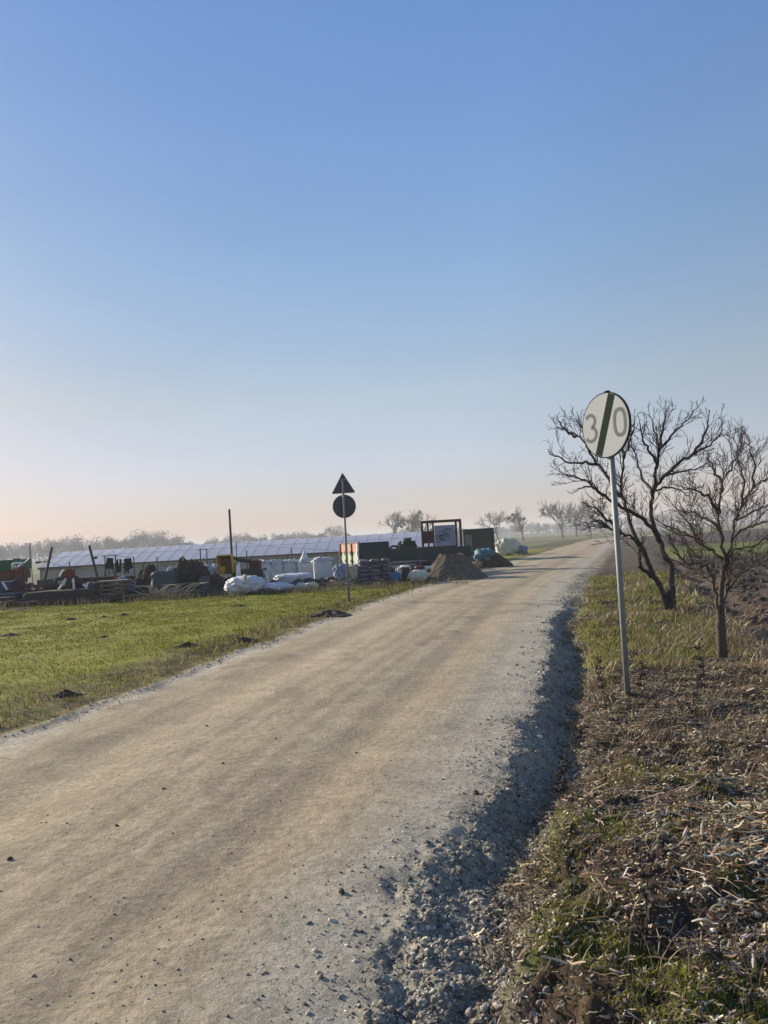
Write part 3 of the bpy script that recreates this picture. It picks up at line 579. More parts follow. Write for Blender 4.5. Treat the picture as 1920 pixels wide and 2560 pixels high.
for zc in (top - .44, top - .17):
    c_ = MB(); c_.path([(math.cos(a) * .034, math.sin(a) * .034, zc) for a in np.linspace(0, 6.28, 17)], .006, 6, False); c_.box((math.cos(nrm) * .030, math.sin(nrm) * .030, zc), (.02, .06, .03), (0, 0, nrm)); c_.build('clamp', M['galv'], big)

QX, QY = -.985, 18.35; QZ = gz(QX, QY)
sm = thing('road_sign', 'backs of a triangular and a round sign on one post left of the track', 'road sign', (QX, QY, QZ))
tp = 3.24
MB().path([(0, 0, -.1), (0, 0, 1.5), (-.0, 0, tp - .18)], .030, 14).build('post', M['galv'], sm, smooth=True)
hd = R(84)
tri = MB(); n0 = 0; s_ = .60; cr = .035; pts = []
A3 = [(-s_ / 2, -s_ * .29), (s_ / 2, -s_ * .29), (0, s_ * .577)]
for k in range(3):
    p0, p1, p2 = np.array(A3[k - 1]), np.array(A3[k]), np.array(A3[(k + 1) % 3])
    a = p1 + (p0 - p1) / np.linalg.norm(p0 - p1) * cr; b = p1 + (p2 - p1) / np.linalg.norm(p2 - p1) * cr
    pts += [tuple((1 - t) ** 2 * a + 2 * t * (1 - t) * p1 + t * t * b) for t in (0, .33, .67, 1)]
nn = len(pts); tri.add([(*p, -.012) for p in pts] + [(*p, .006) for p in pts], [tuple(range(nn))[::-1], tuple(range(nn, 2 * nn))] + [(k, (k + 1) % nn, nn + (k + 1) % nn, nn + k) for k in range(nn)])
to = tri.build('triangular_plate', M['signback']); sign_frame(to, sm, hd, .048, tp - .36)
rd = MB(); disc(rd, .292, -.012, .006, 48); ro = rd.build('round_plate', M['signback']); sign_frame(ro, sm, hd, .048, tp - .86)
f2 = MB(); disc(f2, .28, .006, .009, 48); f2.build('red_face', M['signred'], ro)
for zc in (tp - .20, tp - .50, tp - .70, tp - 1.02): MB().box((0, .0, zc), (.17 if zc > tp - .3 else .1, .075, .028)).build('bracket', M['galv'], sm)

# ------------------------------------------------------------------ bare trees
def twigs(mb_, P, rad, level, rg, spread=1.0, dens=1.0, lmax=.9, up=.25, rmin=.0045):
    """side shoots along the polyline P; recursive"""
    P = np.asarray(P, float); seg = np.linalg.norm(np.diff(P, axis=0), axis=1); cum = np.concatenate([[0], np.cumsum(seg)]); Lt = cum[-1]
    if level == 0 or Lt < .05: return
    n = max(2, int(Lt * dens * (11 if level > 1 else 13)))
    for k in range(n):
        t = (.12 + .88 * (k + rg.random()) / n) * Lt; i = min(np.searchsorted(cum, t) - 1, len(P) - 2); i = max(i, 0)
        p = P[i] + (P[i + 1] - P[i]) * (t - cum[i]) / max(seg[i], 1e-6); T = (P[i + 1] - P[i]) / max(seg[i], 1e-6)
        d = rg.normal(0, 1, 3); d -= T * d.dot(T); d /= np.linalg.norm(d) + 1e-9
        an = rg.uniform(.32, .85) * spread; d = T * math.cos(an) + d * math.sin(an); d[2] += up
        d /= np.linalg.norm(d); l = min(lmax, (.30 + .75 * (1 - t / Lt)) * Lt * .78) * rg.uniform(.45, 1.2)
        l = max(l, .07)
        q = [p]; m_ = 5 if level > 1 else 4
        for s_ in range(m_):
            d = d + rg.normal(0, .13, 3) + np.array([0, 0, up * .10]); d /= np.linalg.norm(d); q.append(q[-1] + d * l / m_)
        r0 = max(rmin, min(rad * .55, .022 * l + .002)); rr_ = np.linspace(r0, rmin * .75, m_ + 1)
        mb_.path(q, rr_, 4 if level > 1 else 3, False)
        twigs(mb_, q, r0, level - 1, rg, spread, dens, lmax * .55, up, rmin)
def wig(P, rg, sub=4, amp=.02):
    """smooth a coarse polyline and add knots"""
    P = np.asarray(P, float); n = len(P); out = []
    for i in range(n - 1):
        p0, p1, p2, p3 = P[max(i - 1, 0)], P[i], P[i + 1], P[min(i + 2, n - 1)]
        for k in range(sub):
            t = k / sub; out.append(.5 * ((2 * p1) + (-p0 + p2) * t + (2 * p0 - 5 * p1 + 4 * p2 - p3) * t * t + (-p0 + 3 * p1 - 3 * p2 + p3) * t ** 3) + (rg.normal(0, amp, 3) if (i or k) else 0))
    out.append(P[-1]); return np.array(out)
def photo_tree(name, label, cat, D, base, limbs, bm, tm, seed, dens=1.0, lmax=.8, up=.25, lv=2, spread=1.0, rmin=.0048):
    rg = np.random.default_rng(seed); cz = lambda a, b: (1320 + a / 2.765, 940 + b / 2.765)
    bx, by = at(*cz(*base), D)[:2]; bz = gz(bx, by)
    t = thing(name, label, cat, (bx, by, bz)); tr = MB(); br = MB(); tw = MB()
    org = np.array([bx, by, bz])
    for kind, r0, r1, pts in limbs:
        P = [at(*cz(a, b), D + dd) - org for a, b, dd in pts]
        if kind == 'trunk': P[0][2] = -.12
        P = wig(P, rg, 4, .008 if kind == 'trunk' else .012); rr_ = np.linspace(r0, r1, len(P)) * (1 + .12 * (rg.random(len(P)) - .5))
        (tr if kind == 'trunk' else br).path(P, rr_, 9 if kind == 'trunk' else 7)
        if kind != 'trunk' or len(pts) > 6: twigs(tw, P[int(len(P) * (.12 if kind != 'trunk' else .45)):], r1 * 1.4, lv, rg, spread, dens, lmax, up, rmin)
    tr.build('trunk', bm, t, smooth=True); br.build('branches', bm, t, smooth=True); tw.build('twigs', tm, t, smooth=True)
    return t
T1 = [
 ('trunk', .088, .070, [(1000, 1650, 0), (985, 1560, 0), (968, 1480, 0)]),
 ('trunk', .050, .014, [(968, 1490, 0), (915, 1450, -.1), (870, 1385, -.2), (830, 1290, -.3), (790, 1190, -.3), (740, 1100, -.2), (700, 1000, -.1), (680, 930, 0), (655, 840, .1), (640, 760, .2), (655, 650, .3), (662, 560, .2)]),
 ('trunk', .060, .015, [(985, 1500, 0), (990, 1400, .1), (985, 1310, .2), (940, 1240, .2), (915, 1150, .3), (880, 1060, .4), (850, 970, .4), (855, 870, .3), (872, 780, .2), (880, 680, .1), (890, 600, 0), (905, 500, 0)]),
 ('branch', .045, .010, [(915, 1150, .3), (880, 1090, .2), (820, 1010, 0), (740, 950, -.2), (650, 900, -.3), (560, 860, -.5), (480, 790, -.6), (390, 720, -.7), (270, 680, -.8)]),
 ('branch', .038, .012, [(850, 1385, -.2), (800, 1340, -.3), (765, 1290, -.4), (765, 1190, -.3), (720, 1120, -.3), (640, 1085, -.4), (560, 1050, -.5), (470, 1000, -.5)]),
 ('branch', .030, .008, [(640, 1085, -.4), (560, 1010, -.6), (490, 930, -.8), (410, 895, -.9)]),
 ('branch', .035, .008, [(650, 830, .1), (600, 790, .2), (545, 690, .4), (470, 600, .6), (420, 510, .7), (370, 440, .8), (310, 395, .9), (200, 355, 1.0)]),
 ('branch', .026, .007, [(480, 610, .5), (400, 600, .3), (300, 600, .1), (220, 562, 0), (150, 540, -.1)]),
 ('branch', .026, .007, [(520, 830, -.5), (440, 770, -.8), (350, 780, -1.0)]),
 ('branch', .026, .007, [(662, 560, .2), (640, 470, .3), (600, 400, .5), (560, 330, .6)]),
 ('branch', .024, .007, [(662, 570, .2), (700, 480, 0), (720, 390, -.2), (740, 300, -.3)]),
 ('branch', .024, .006, [(430, 530, .7), (400, 400, .4), (350, 330, .3), (310, 300, .2)]),
 ('branch', .024, .006, [(330, 420, .8), (265, 385, .6), (215, 315, .5)]),
 ('branch', .034, .008, [(872, 780, .2), (930, 710, 0), (1050, 600, -.3), (1160, 530, -.5), (1280, 460, -.6), (1350, 370, -.7)]),
 ('branch', .026, .007, [(1130, 550, -.5), (1200, 440, -.3), (1240, 330, -.2), (1250, 270, -.2)]),
 ('branch', .026, .007, [(865, 800, .2), (800, 720, .5), (765, 640, .7), (740, 540, .9), (700, 480, 1.1)]),
 ('branch', .026, .007, [(890, 600, 0), (835, 510, -.3), (790, 420, -.5), (770, 320, -.6)]),
 ('branch', .028, .007, [(905, 500, 0), (930, 400, .2), (945, 300, .3), (960, 220, .4)]),
 ('branch', .026, .007, [(900, 520, 0), (990, 420, -.2), (1075, 330, -.4), (1160, 230, -.5)]),
 ('branch', .024, .006, [(905, 490, 0), (870, 380, .4), (840, 260, .6)]),
 ('branch', .022, .006, [(960, 690, -.1), (1060, 660, .2), (1170, 640, .5), (1240, 600, .6)]),
 ('branch', .020, .006, [(880, 790, .2), (960, 770, .6), (1060, 790, 1.0), (1130, 850, 1.2)]),
 ('branch', .020, .006, [(560, 1050, -.5), (500, 1000, -.9), (440, 1010, -1.1)]),
]
photo_tree('bare_tree', 'larger leafless tree with forked leaning dark trunks behind the round white sign', 'tree', 12.5, (1000, 1640), T1, M['bark'], M['twig'], 5, .92, .50, .16, lv=3, rmin=.0034)
T2 = [
 ('trunk', .046, .038, [(1330, 1935, 0), (1328, 1780, 0), (1330, 1640, 0)]),
 ('trunk', .036, .027, [(1332, 1660, 0), (1335, 1520, 0), (1345, 1400, 0), (1365, 1270, 0)]),
 ('branch', .019, .009, [(1318, 1650, 0), (1290, 1510, -.05), (1265, 1400, -.1), (1235, 1335, -.1), (1180, 1285, -.15), (1090, 1300, -.2), (1010, 1180, -.25)]),
 ('branch', .016, .012, [(1335, 1600, .02), (1375, 1480, .08), (1380, 1350, .1), (1375, 1270, .05)]),
 ('branch', .020, .006, [(1365, 1270, 0), (1300, 1230, .05), (1200, 1160, .15), (1100, 1100, .2), (1000, 1050, .2), (930, 1020, .2)]),
 ('branch', .019, .006, [(1362, 1280, 0), (1340, 1180, -.1), (1330, 1050, -.15), (1322, 930, -.2), (1330, 800, -.25), (1370, 690, -.3)]),
 ('branch', .019, .006, [(1368, 1270, 0), (1400, 1150, .15), (1435, 1000, .25), (1480, 880, .3), (1560, 770, .35), (1659, 700, .4)]),
 ('branch', .016, .005, [(1372, 1260, 0), (1430, 1200, -.1), (1550, 1180, -.25), (1670, 1110, -.35)]),
 ('branch', .020, .005, [(1325, 950, -.2), (1260, 860, -.35), (1180, 800, -.4), (1070, 770, -.45)]),
 ('branch', .020, .005, [(1332, 1080, -.15), (1250, 1000, 0), (1150, 940, .1), (1040, 930, .2)]),
 ('branch', .018, .004, [(1340, 800, -.2), (1300, 680, -.1), (1260, 590, 0), (1230, 560, 0)]),
 ('branch', .016, .003, [(1480, 880, .3), (1490, 720, .2), (1450, 560, .15), (1405, 420, .1)]),
 ('branch', .016, .003, [(1560, 770, .35), (1560, 620, .3), (1540, 500, .3), (1512, 405, .3)]),
 ('branch', .018, .004, [(1440, 1000, .25), (1540, 950, .1), (1640, 900, 0), (1720, 850, 0)]),
 ('branch', .016, .004, [(1400, 1150, .15), (1500, 1050, .4), (1600, 1020, .5), (1700, 1000, .6)]),
 ('branch', .014, .004, [(1260, 1200, .1), (1180, 1150, -.2), (1100, 1000, -.3), (1000, 900, -.3)]),
 ('branch', .012, .003, [(1250, 1345, -.1), (1180, 1270, .1), (1120, 1310, .2)]),
 ('branch', .010, .003, [(1370, 1450, 0), (1450, 1380, -.2), (1560, 1300, -.3), (1600, 1270, -.4)]),
 ('branch', .014, .003, [(1370, 690, -.3), (1420, 620, -.2), (1470, 500, -.1), (1500, 450, -.1)]),
]
photo_tree('bare_tree', 'smaller leafless tree with a thin upright trunk nearest the right edge', 'tree', 8.4, (1330, 1935), T2, M['bark2'], M['twig2'], 9, 1.25, .52, .28, lv=3, rmin=.0026)

def far_tree(h, seed, spread=.75):
    rg = np.random.default_rng(seed); tr = MB(); cr = MB(); ends = []
    def grow(p, d, l, r, lev):
        q = [p]; n = 4
        for k in range(n): d = d + rg.normal(0, .13, 3) + np.array([0, 0, .05]); d /= np.linalg.norm(d); q.append(q[-1] + d * l / n)
        (tr if lev < 2 else cr).path(q, np.linspace(r, r * .6, n + 1), 5 if lev < 2 else 3, False)
        if lev >= 5: ends.append(q[-1]); return
        for k in range(rg.integers(3, 5) if lev else 4):
            e = rg.normal(0, 1, 3); e -= d * e.dot(d); e /= np.linalg.norm(e); a = rg.uniform(.3, .95) * spread
            grow(q[rg.integers(2, n + 1)] if k else q[-1], d * math.cos(a) + e * math.sin(a), l * rg.uniform(.64, .84), max(r * .62, .020 / 10 * h), lev + 1)
    grow(np.array([0, 0, -.3]), np.array([0, 0, 1.]), h * .30, h * .026, 0)
    return tr, cr, ends
fars = [(992, 1276, 235, 1), (1062, 1268, 225, 2), (1243, 1272, 240, 3), (1303, 1260, 215, 4), (1402, 1244, 230, 5), (1436, 1248, 245, 6), (1472, 1258, 235, 7), (1018, 1285, 260, 8)]
flab = ['pale bare tree on the horizon, left one of the pair above the stacked sacks', 'wide crowned bare tree on the horizon just left of the red metal frame', 'rounded bare tree on the horizon above the dark green container',
        'bare tree with dark mistletoe balls standing alone right of the dark green container', 'tall bare tree, leftmost of the group where the track meets the horizon', 'bare tree with mistletoe in the middle of the group where the track meets the horizon',
        'bare tree at the right end of the group where the track meets the horizon', 'small bare tree between two larger ones left of the red metal frame']
for (u, vt, D, sd0), lb in zip(fars, flab):
    p = at(u, vt, D); z0 = gz(p[0], D); h = p[2] - z0
    tr, cr, ends = far_tree(h * .97, sd0 * 7 + 1, .8)
    vv = np.concatenate(cr.V); k = h / max(vv[:, 2].max(), 1)
    for m_ in (tr, cr): m_.V = [q * k for q in m_.V]
    t = thing('bare_tree', lb, 'tree', (p[0], D, z0), 0, 'bare trees along the horizon')
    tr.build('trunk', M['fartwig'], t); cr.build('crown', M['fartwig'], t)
    if sd0 in (4, 5, 6, 2):
        rg = np.random.default_rng(sd0)
        for q in rg.choice(len(ends), 11): MB().blob(np.array(ends[q]) * k * .93, (1.0, 1.0, .9), 1, .4, q, 10, 7).build('mistletoe', M['mistle'], t)

# woods on the horizon: many twiggy crowns as one mass
def woodland(name, label, trees, fs, m, per=260):
    V = []; F = []; n = 0
    for (x, y, h, w) in trees:
        nl = rng.integers(4, 8); z0 = gz(x, y)
        cen = np.column_stack([rng.normal(0, w * .26, nl), rng.normal(0, w * .26, nl), h * rng.uniform(.42, .82, nl)]); cr = w * rng.uniform(.20, .36, nl)
        i = rng.integers(0, nl, per); d = rng.normal(0, 1, (per, 3)); d /= np.linalg.norm(d, axis=1)[:, None]
        p = cen[i] + d * (cr[i] * rng.random(per) ** .4)[:, None] * np.array([1, 1, .95]); lo = rng.random(per) < .28
        p[lo, 2] *= rng.random(lo.sum()); p = p[p[:, 2] > .1]; k = len(p)
        a = rng.normal(0, 1, (k, 3)); a /= np.linalg.norm(a, axis=1)[:, None]; b = rng.normal(0, 1, (k, 3)); b -= a * (a * b).sum(1)[:, None]; b /= np.linalg.norm(b, axis=1)[:, None]
        p = p + np.array([x, y, z0]); s_ = fs * rng.uniform(.5, 1.4, (k, 1))
        T = np.stack([p - a * s_, p + a * s_, p + b * s_ * .8], 1).reshape(-1, 3); V.append(T); F.append(np.arange(n, n + 3 * k).reshape(-1, 3)); n += 3 * k
        mbt = MB().path([(x, y, z0 - .5), (x, y, z0 + h * .3), (x + w * .05, y, z0 + h * .65)], [w * .03, w * .025, w * .01], 4)
        tv = np.concatenate(mbt.V); V.append(tv)
        fq = [f for f in mbt.F if len(f) == 4]; F.append(np.array([[q[0] + n, q[1] + n, q[2] + n] for q in fq] + [[q[0] + n, q[2] + n, q[3] + n] for q in fq])); n += len(tv)
    return tag(mesh_obj(name, np.concatenate(V), np.concatenate(F), m), label, kind='stuff')
prof_u = [-200, 0, 40, 60, 100, 150, 190, 260, 340, 375, 440, 470, 500, 545, 590, 640, 700, 715, 790, 830, 870, 900]
prof_h = [46, 52, 50, 58, 50, 62, 52, 48, 58, 64, 40, 26, 22, 30, 44, 34, 36, 42, 28, 50, 24, 20]    # tree height above horizon line in source pixels
tl = []
for u in np.arange(-330, 905, 9.5):
    uu = u + rng.normal(0, 5); D = rng.uniform(380, 450) if uu < 470 else rng.uniform(400, 520)
    hv = 1350 + (960 - uu) * .0559; h = np.interp(uu, prof_u, prof_h) * rng.uniform(.72, 1.08)
    p = at(uu, hv - h, D); tl.append((p[0], D, p[2] + 1.0, max(4, (p[2]) * rng.uniform(.7, 1.0))))
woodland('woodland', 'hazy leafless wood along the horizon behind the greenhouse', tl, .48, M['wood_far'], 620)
tl = []
for u in np.arange(900, 2400, 9):
    uu = u + rng.normal(0, 4); D = rng.uniform(520, 700); hv = 1350 + (960 - uu) * .0559
    h = (13 + 14 * vnoise(np.array([u / 60.]), np.array([2.]), 4)[0]) * (1 + .9 * float(ss(1560, 1720, uu)))
    p = at(uu, hv - h, D); tl.append((p[0], D, p[2] + 1.0, max(6, p[2] * 1.1)))
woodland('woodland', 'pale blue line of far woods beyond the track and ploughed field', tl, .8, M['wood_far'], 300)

# ------------------------------------------------------------------ greenhouse
p0 = at(62, 1440, 55); gx0 = p0[0]; gh = thing('greenhouse', 'long low greenhouse with a pale film roof behind the junk yard', 'greenhouse', (gx0, 57.5, -1.0), R(-8))
LEN, NB, EH, RH, RUN = 33.0, 35, 1.80, 2.98, 3.0
bw = LEN / NB
rf = MB(); sagr = []
nx = NB * 4
for i in range(nx + 1):
    xx = LEN * i / nx; t = (i % 4) / 4; sag = -.006 * math.sin(math.pi * t) ; sagr.append((xx, sag))
for side in (0, 1):
    V = []
    for xx, sag in sagr:
        for k in range(5):
            s_ = k / 4; yy = RUN * s_ if side == 0 else 2 * RUN - RUN * s_
            V.append((xx, yy - (.1 if side == 0 else -.1) * (1 - s_), EH + (RH - EH) * (1 - (1 - s_) ** 1.18) + sag * math.sin(math.pi * max(.15, min(.85, s_)))))
    F = [(i * 5 + k, (i + 1) * 5 + k, (i + 1) * 5 + k + 1, i * 5 + k + 1) for i in range(nx) for k in range(4)]
    rf.add(V, F if side == 0 else [q[::-1] for q in F])
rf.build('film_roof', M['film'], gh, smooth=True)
sl = MB()
for i in range(NB + 1):
    xx = i * bw; pts = [(xx, RUN * k / 6 - .1 * (1 - k / 6), EH + (RH - EH) * (1 - (1 - k / 6) ** 1.18) - .004) for k in range(7)]
    sl.path(pts, .012, 4)
    sl.path([(q[0], 2 * RUN - q[1], q[2]) for q in pts], .012, 4)
for s_ in (.6,): zz = EH + (RH - EH) * (1 - (1 - s_) ** 1.18) - .004; sl.path([(0, RUN * s_ - .1 * (1 - s_), zz), (LEN, RUN * s_ - .1 * (1 - s_), zz)], .012, 4)
sl.build('roof_ribs', mat('roof_rib', (.37, .375, .42), .8, .1, 2, 0), gh)
MB().box((LEN / 2, -.14, EH - .02), (LEN + .2, .12, .16)).build('gutter', M['darkmetal'], gh)
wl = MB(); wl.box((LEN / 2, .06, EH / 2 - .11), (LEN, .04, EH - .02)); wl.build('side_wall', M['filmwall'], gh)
for i in range(0, NB + 1, 3): MB().box((i * bw, .015, EH / 2 - .06), (.07, .05, EH + .06)).build('wall_post', M['darkmetal'], gh)
for ex in (0.0, LEN):
    ge = MB(); pts = [(ex, 0.0, 0)] + [(ex, RUN * k / 6, EH + (RH - EH) * (1 - (1 - k / 6) ** 1.18) - .03) for k in range(7)] + [(ex, 2 * RUN - RUN * k / 6, EH + (RH - EH) * (1 - (1 - k / 6) ** 1.18) - .03) for k in range(5, -1, -1)] + [(ex, 2 * RUN, 0)]
    pts = [(a + (.02 if ex == 0 else -.02), b, c) for a, b, c in pts]; n = len(pts); ge.add(pts + [(a + .03, b, c) for a, b, c in pts], [tuple(range(n)), tuple(range(n, 2 * n))[::-1]] + [(k, n + k, n + (k + 1) % n, (k + 1) % n) for k in range(n)])
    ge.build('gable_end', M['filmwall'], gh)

# ------------------------------------------------------------------ yard
def span(u0, u1, vt, vb, D):
    """x0, x1, z0, z1 of an upright rectangle at distance D"""
    um, vm = (u0 + u1) / 2, (vt + vb) / 2
    return at(u0, vm, D)[0], at(u1, vm, D)[0], at(um, vb, D)[2], at(um, vt, D)[2]
def post(u0, v0, u1, vb, D, r, label, name='fence_post', cat='post', m='darkmetal', group=None, extra=None):
    a, b = at(u0, v0, D), at(u1, vb, D); z = gz(b[0], D); k = (b[2] - z + .1) / (a[2] - b[2]); base = b - (a - b) * k * 1.0
    t = thing(name, label, cat, (base[0], base[1], z), 0, group); o = np.array([base[0], base[1], z])
    MB().path([base - o, a - o], [r, r * .85], 8).build('shaft', M[m], t)
    return t, o
for i, (u, vt, D, lb) in enumerate([(64, 1414, 36, 'thin dark fence post beside the red box of the implement'), (173, 1405, 36, 'thin dark fence post rising behind the red drum machine'), (392, 1392, 38, 'thin dark fence post left of the brushwood heap'),
        (616, 1376, 38, 'thin dark fence post behind the dark metal tub'), (728, 1369, 38, 'thin dark fence post behind the white bulk bags'), (484, 1404, 38, 'short dark fence post behind the top of the brushwood heap'), (953, 1355, 36, 'short dark fence post behind the open part of the trailer')]):
    post(u, vt, u + 3, vt + 60, D, .035, lb, group='fence posts behind the yard')
post(573, 1273, 580, 1400, 27, .046, 'tall dark pole rising above the greenhouse by the yellow bucket', 'pole', 'pole', 'darkmetal')
t, o = post(130, 1367, 112, 1450, 27, .05, 'dark post leaning right with a side arm above the blue machinery', 'leaning_post', 'post')
MB().path([at(122, 1402, 27) - o, at(104, 1405, 27.1) - o, at(91, 1406, 27.1) - o], [.018, .02, .045], 6).build('side_arm', M['darkmetal'], t)
t, o = post(223, 1364, 245, 1448, 27, .05, 'dark post leaning left with a small lamp left of the hanging clothes', 'leaning_post', 'post')
MB().path([at(232, 1396, 27) - o, at(240, 1394, 26.9) - o], [.03, .05], 6).blob(at(240, 1394, 26.9) - o, (.14, .12, .07), 1, .1, 3, 12, 8).build('lamp', M['darkmetal'], t)
post(74, 1357, 77, 1395, 60, .05, 'slender pole standing at the left end of the greenhouse', 'pole', 'pole', 'galv')

def heap(name, label, cat, x, y, sx, sy, h, m, seed=0, amp=.25, rz=0., top=.0, group=None, e=1.6, n=44, parts=None):
    """soil, brush or rubble heap: conical mound with an uneven outline"""
    t = np.linspace(0, 2 * math.pi, n, endpoint=False); rr = np.linspace(0, 1, 22); T, Q = np.meshgrid(t, rr)
    X, Y = Q * np.cos(T), Q * np.sin(T); k = 1 + amp * (fbm(np.cos(t) * 1.5 + 5, np.sin(t) * 1.5, 1, 3, seed) - .5) * 2
    X, Y = X * k[None], Y * k[None]
    z = np.clip((1 - np.maximum(Q - top, 0) / (1 - top)), 0, 1) ** (e / 1.6) * (1 + amp * 1.4 * (fbm(X * 2.4, Y * 2.4, .7, 4, seed + 3) - .5)) + (fbm(X * 3, Y * 3, .25, 3, seed + 9) - .5) * amp * .5 * (Q < .95)
    zg = gz(x, y); V = np.stack([X * sx / 2, Y * sy / 2, np.where(Q > .97, -.06, z * h)], -1).reshape(-1, 3)
    F = [(i * n + j, i * n + (j + 1) % n, (i + 1) * n + (j + 1) % n, (i + 1) * n + j)[::-1] for i in range(21) for j in range(n)]
    o = mesh_obj(name, V, F, M[m] if isinstance(m, str) else m, loc=(x, y, zg)); o.rotation_euler = (0, 0, rz)
    return tag(o, label, cat, group)

# molehills and dirt mounds in the grass
for i, (u, v, w, lb) in enumerate([(598, 1518, .50, 'dark molehill in the grass below the white plastic heap'), (310, 1541, .38, 'dark molehill in the grass below the plank stack'), (178, 1552, .34, 'flat dark molehill in the grass left of a similar one, farther left in the meadow'),
        (25, 1590, .50, 'dark molehill in the grass at the left edge of the photo'), (260, 1597, .22, 'tiny dark molehill in the middle of the meadow, nearest the track'), (260, 1545, .24, 'small dark molehill just left of the one below the plank stack'), (50, 1526, 1.1, 'long low dark mound right in front of the blue frame')]):
    q = at(u, v, 10); k = -CAM_H / (q[2] - CAM_H); X, Y = q[0] * k, 10 * k
    heap('molehill', lb, 'molehill', X, Y, w * .85, w * .7, .055 if w > .3 else .035, 'darksoil', 30 + i, .5, group='molehills in the grass')
for i, (u, v, w, h, lb) in enumerate([(826, 1540, .95, .12, 'dark earth mound at the track edge under the two sign backs'), (165, 1745, .36, .055, 'dark earthy hollow and mound in the rough grass at lower left'), (470, 1622, .5, .07, 'dark earth mound in the rough grass halfway along the left edge'), (608, 1608, .45, .08, 'dark earth mound beside the track between two others')]):
    q = at(u, v, 10); k = -CAM_H / (q[2] - CAM_H); X, Y = q[0] * k, 10 * k
    heap('earth_mound', lb, 'earth mound', X, Y, w, w * .7, h, 'darksoil', 60 + i, .6, group='earth mounds along the left edge')

# soil heaps by the track
a = at(1108, 1400, 25.6)
heap('soil_heap', 'large pale brown soil heap with a shaded right flank beside the track', 'soil heap', 2.3, 25.9, 2.5, 2.0, .86, 'soilpile', 4, .20, top=.34, e=1.9)
b_ = at(1228, 1400, 33.5)
heap('soil_heap', 'dark low soil heap under the teal tarpaulin beside the track', 'soil heap', b_[0], 33.5, 2.0, 1.7, .62, 'darksoil', 7, .2, top=.25, e=1.1)
def crumple(name, label, cat, u0, u1, vt, vb, D, m, seed, depth=.6, e=.75, amp=.14, group=None, rz=0., zbase=None, flat=.8):
    x0, x1, z0, z1 = span(u0, u1, vt, vb, D); w = abs(x1 - x0); zb = gz((x0 + x1) / 2, D) if zbase is None else zbase
    if zbase == 'px': zb = z0
    h = z1 - zb; mb_ = MB().blob((0, 0, h * .5 * .97), (w, depth, h), e, amp * 1.25, seed, 72, 40, 2.8, flat)
    o = mb_.build(name, M[m] if isinstance(m, str) else m, smooth=True, loc=((x0 + x1) / 2, D, zb)); o.rotation_euler = (0, 0, rz); return tag(o, label, cat, group)
crumple('tarpaulin', 'teal tarpaulin draped over the top of the dark soil heap', 'tarpaulin', 1188, 1232, 1372, 1402, 33.4, 'tarpteal', 3, .9, .8, .3, zbase='px')
crumple('bundle', 'pale grey wrapped bundle by the track beyond the soil heaps', 'bundle', 1240, 1296, 1347, 1380, 50, 'cream', 8, 1.3, .8, .2)
crumple('sheet', 'pale blue sheet on the ground right of the far wrapped bundle', 'sheet', 1292, 1318, 1364, 1380, 50, 'tarppale', 9, .9, .9, .3)

# dark green container
x0, x1, z0, z1 = span(1157, 1234, 1322, 1390, 42)
cn = thing('container', 'dark green metal container standing behind the soil heaps', 'container', ((x0 + x1) / 2, 43, gz((x0 + x1) / 2, 42)), R(2)); w = x1 - x0; h = z1 - gz(x0, 42)
MB().box((0, 0, h / 2), (w, 2.0, h)).build('body', M['contgreen'], cn)
rb = MB()
for k in range(9): rb.box((-w * .10 + w * .52 * k / 8, -1.02, h * .52), (.04, .04, h * .80))
rb.build('side_ribs', M['contgreen'], cn)
fr_ = MB(); fr_.box((0, -1.03, h - .04), (w + .04, .1, .10)); fr_.box((w / 2 - .03, -1.035, h / 2), (.09, .1, h - .1)); fr_.box((-w / 2 + .03, -1.035, h / 2), (.08, .1, h - .1)); fr_.box((-w * .17, -1.035, h / 2), (.07, .1, h - .1)); fr_.build('edge_frame', M['darkgreen'], cn)
dr = MB(); dr.box((-w * .34, -1.02, h * .45), (w * .24, .04, h * .75)); d_ = dr.build('door', mat('container_door', (.10, .13, .125), .6, .2, 3, .1), cn); MB().tube((-w * .25, -1.06, h * .3), (-w * .25, -1.06, h * .6), .02).build('handle', M['galv'], d_)

# farm trailer with faded boards
ra = at(897, 1385, 27.6); zt = at(897, 1359, 27.6)[2]; zb = at(897, 1411, 27.6)[2]
tl_ = thing('farm_trailer', 'farm trailer with faded red over pale green tail boards and dark green sides', 'trailer', (ra[0], 27.6, gz(ra[0], 27.6)), R(20)); g0 = gz(ra[0], 27.6); zt -= g0; zb -= g0
WD = 2.25; LG = 4.6                                                  # local x: along the side, local y: away from the viewer
zm = zb + (zt - zb) * .55
MB().box((LG / 2, WD / 2, zb - .06), (LG, WD - .08, .10)).build('chassis', M['darkmetal'], tl_)
for k in range(3):
    y0, y1 = WD * k / 3 + .04, WD * (k + 1) / 3 - .04
    MB().box((0, (y0 + y1) / 2, (zb + zm) / 2), (.05, y1 - y0, zm - zb - .02)).build('lower_tail_board', M['palegreen'], tl_)
    MB().box((0, (y0 + y1) / 2, (zt + zm) / 2), (.05, y1 - y0, zt - zm - .02)).build('upper_tail_board', M['salmon'], tl_)
for k in range(4):
    pb = MB(); pb.box((-.04, WD * k / 3, (zb + zt) / 2), (.05, .07, zt - zb + .04)); pb.box((-.07, WD * k / 3, zm), (.06, .12, .16)); pb.box((-.07, WD * k / 3, zb + .12), (.05, .11, .10)); pb.build('tail_stake', M['whitepaint'] if k == 0 else M['rust'], tl_)
MB().box((0.0, WD / 2, zt + .035), (.07, WD + .1, .05)).build('tail_rail', M['redpaint'], tl_)
MB().box((LG * .5, 0, (zb + zm) / 2 + .02), (LG - .06, .05, zm - zb)).build('lower_side_board', M['darkgreen'], tl_)
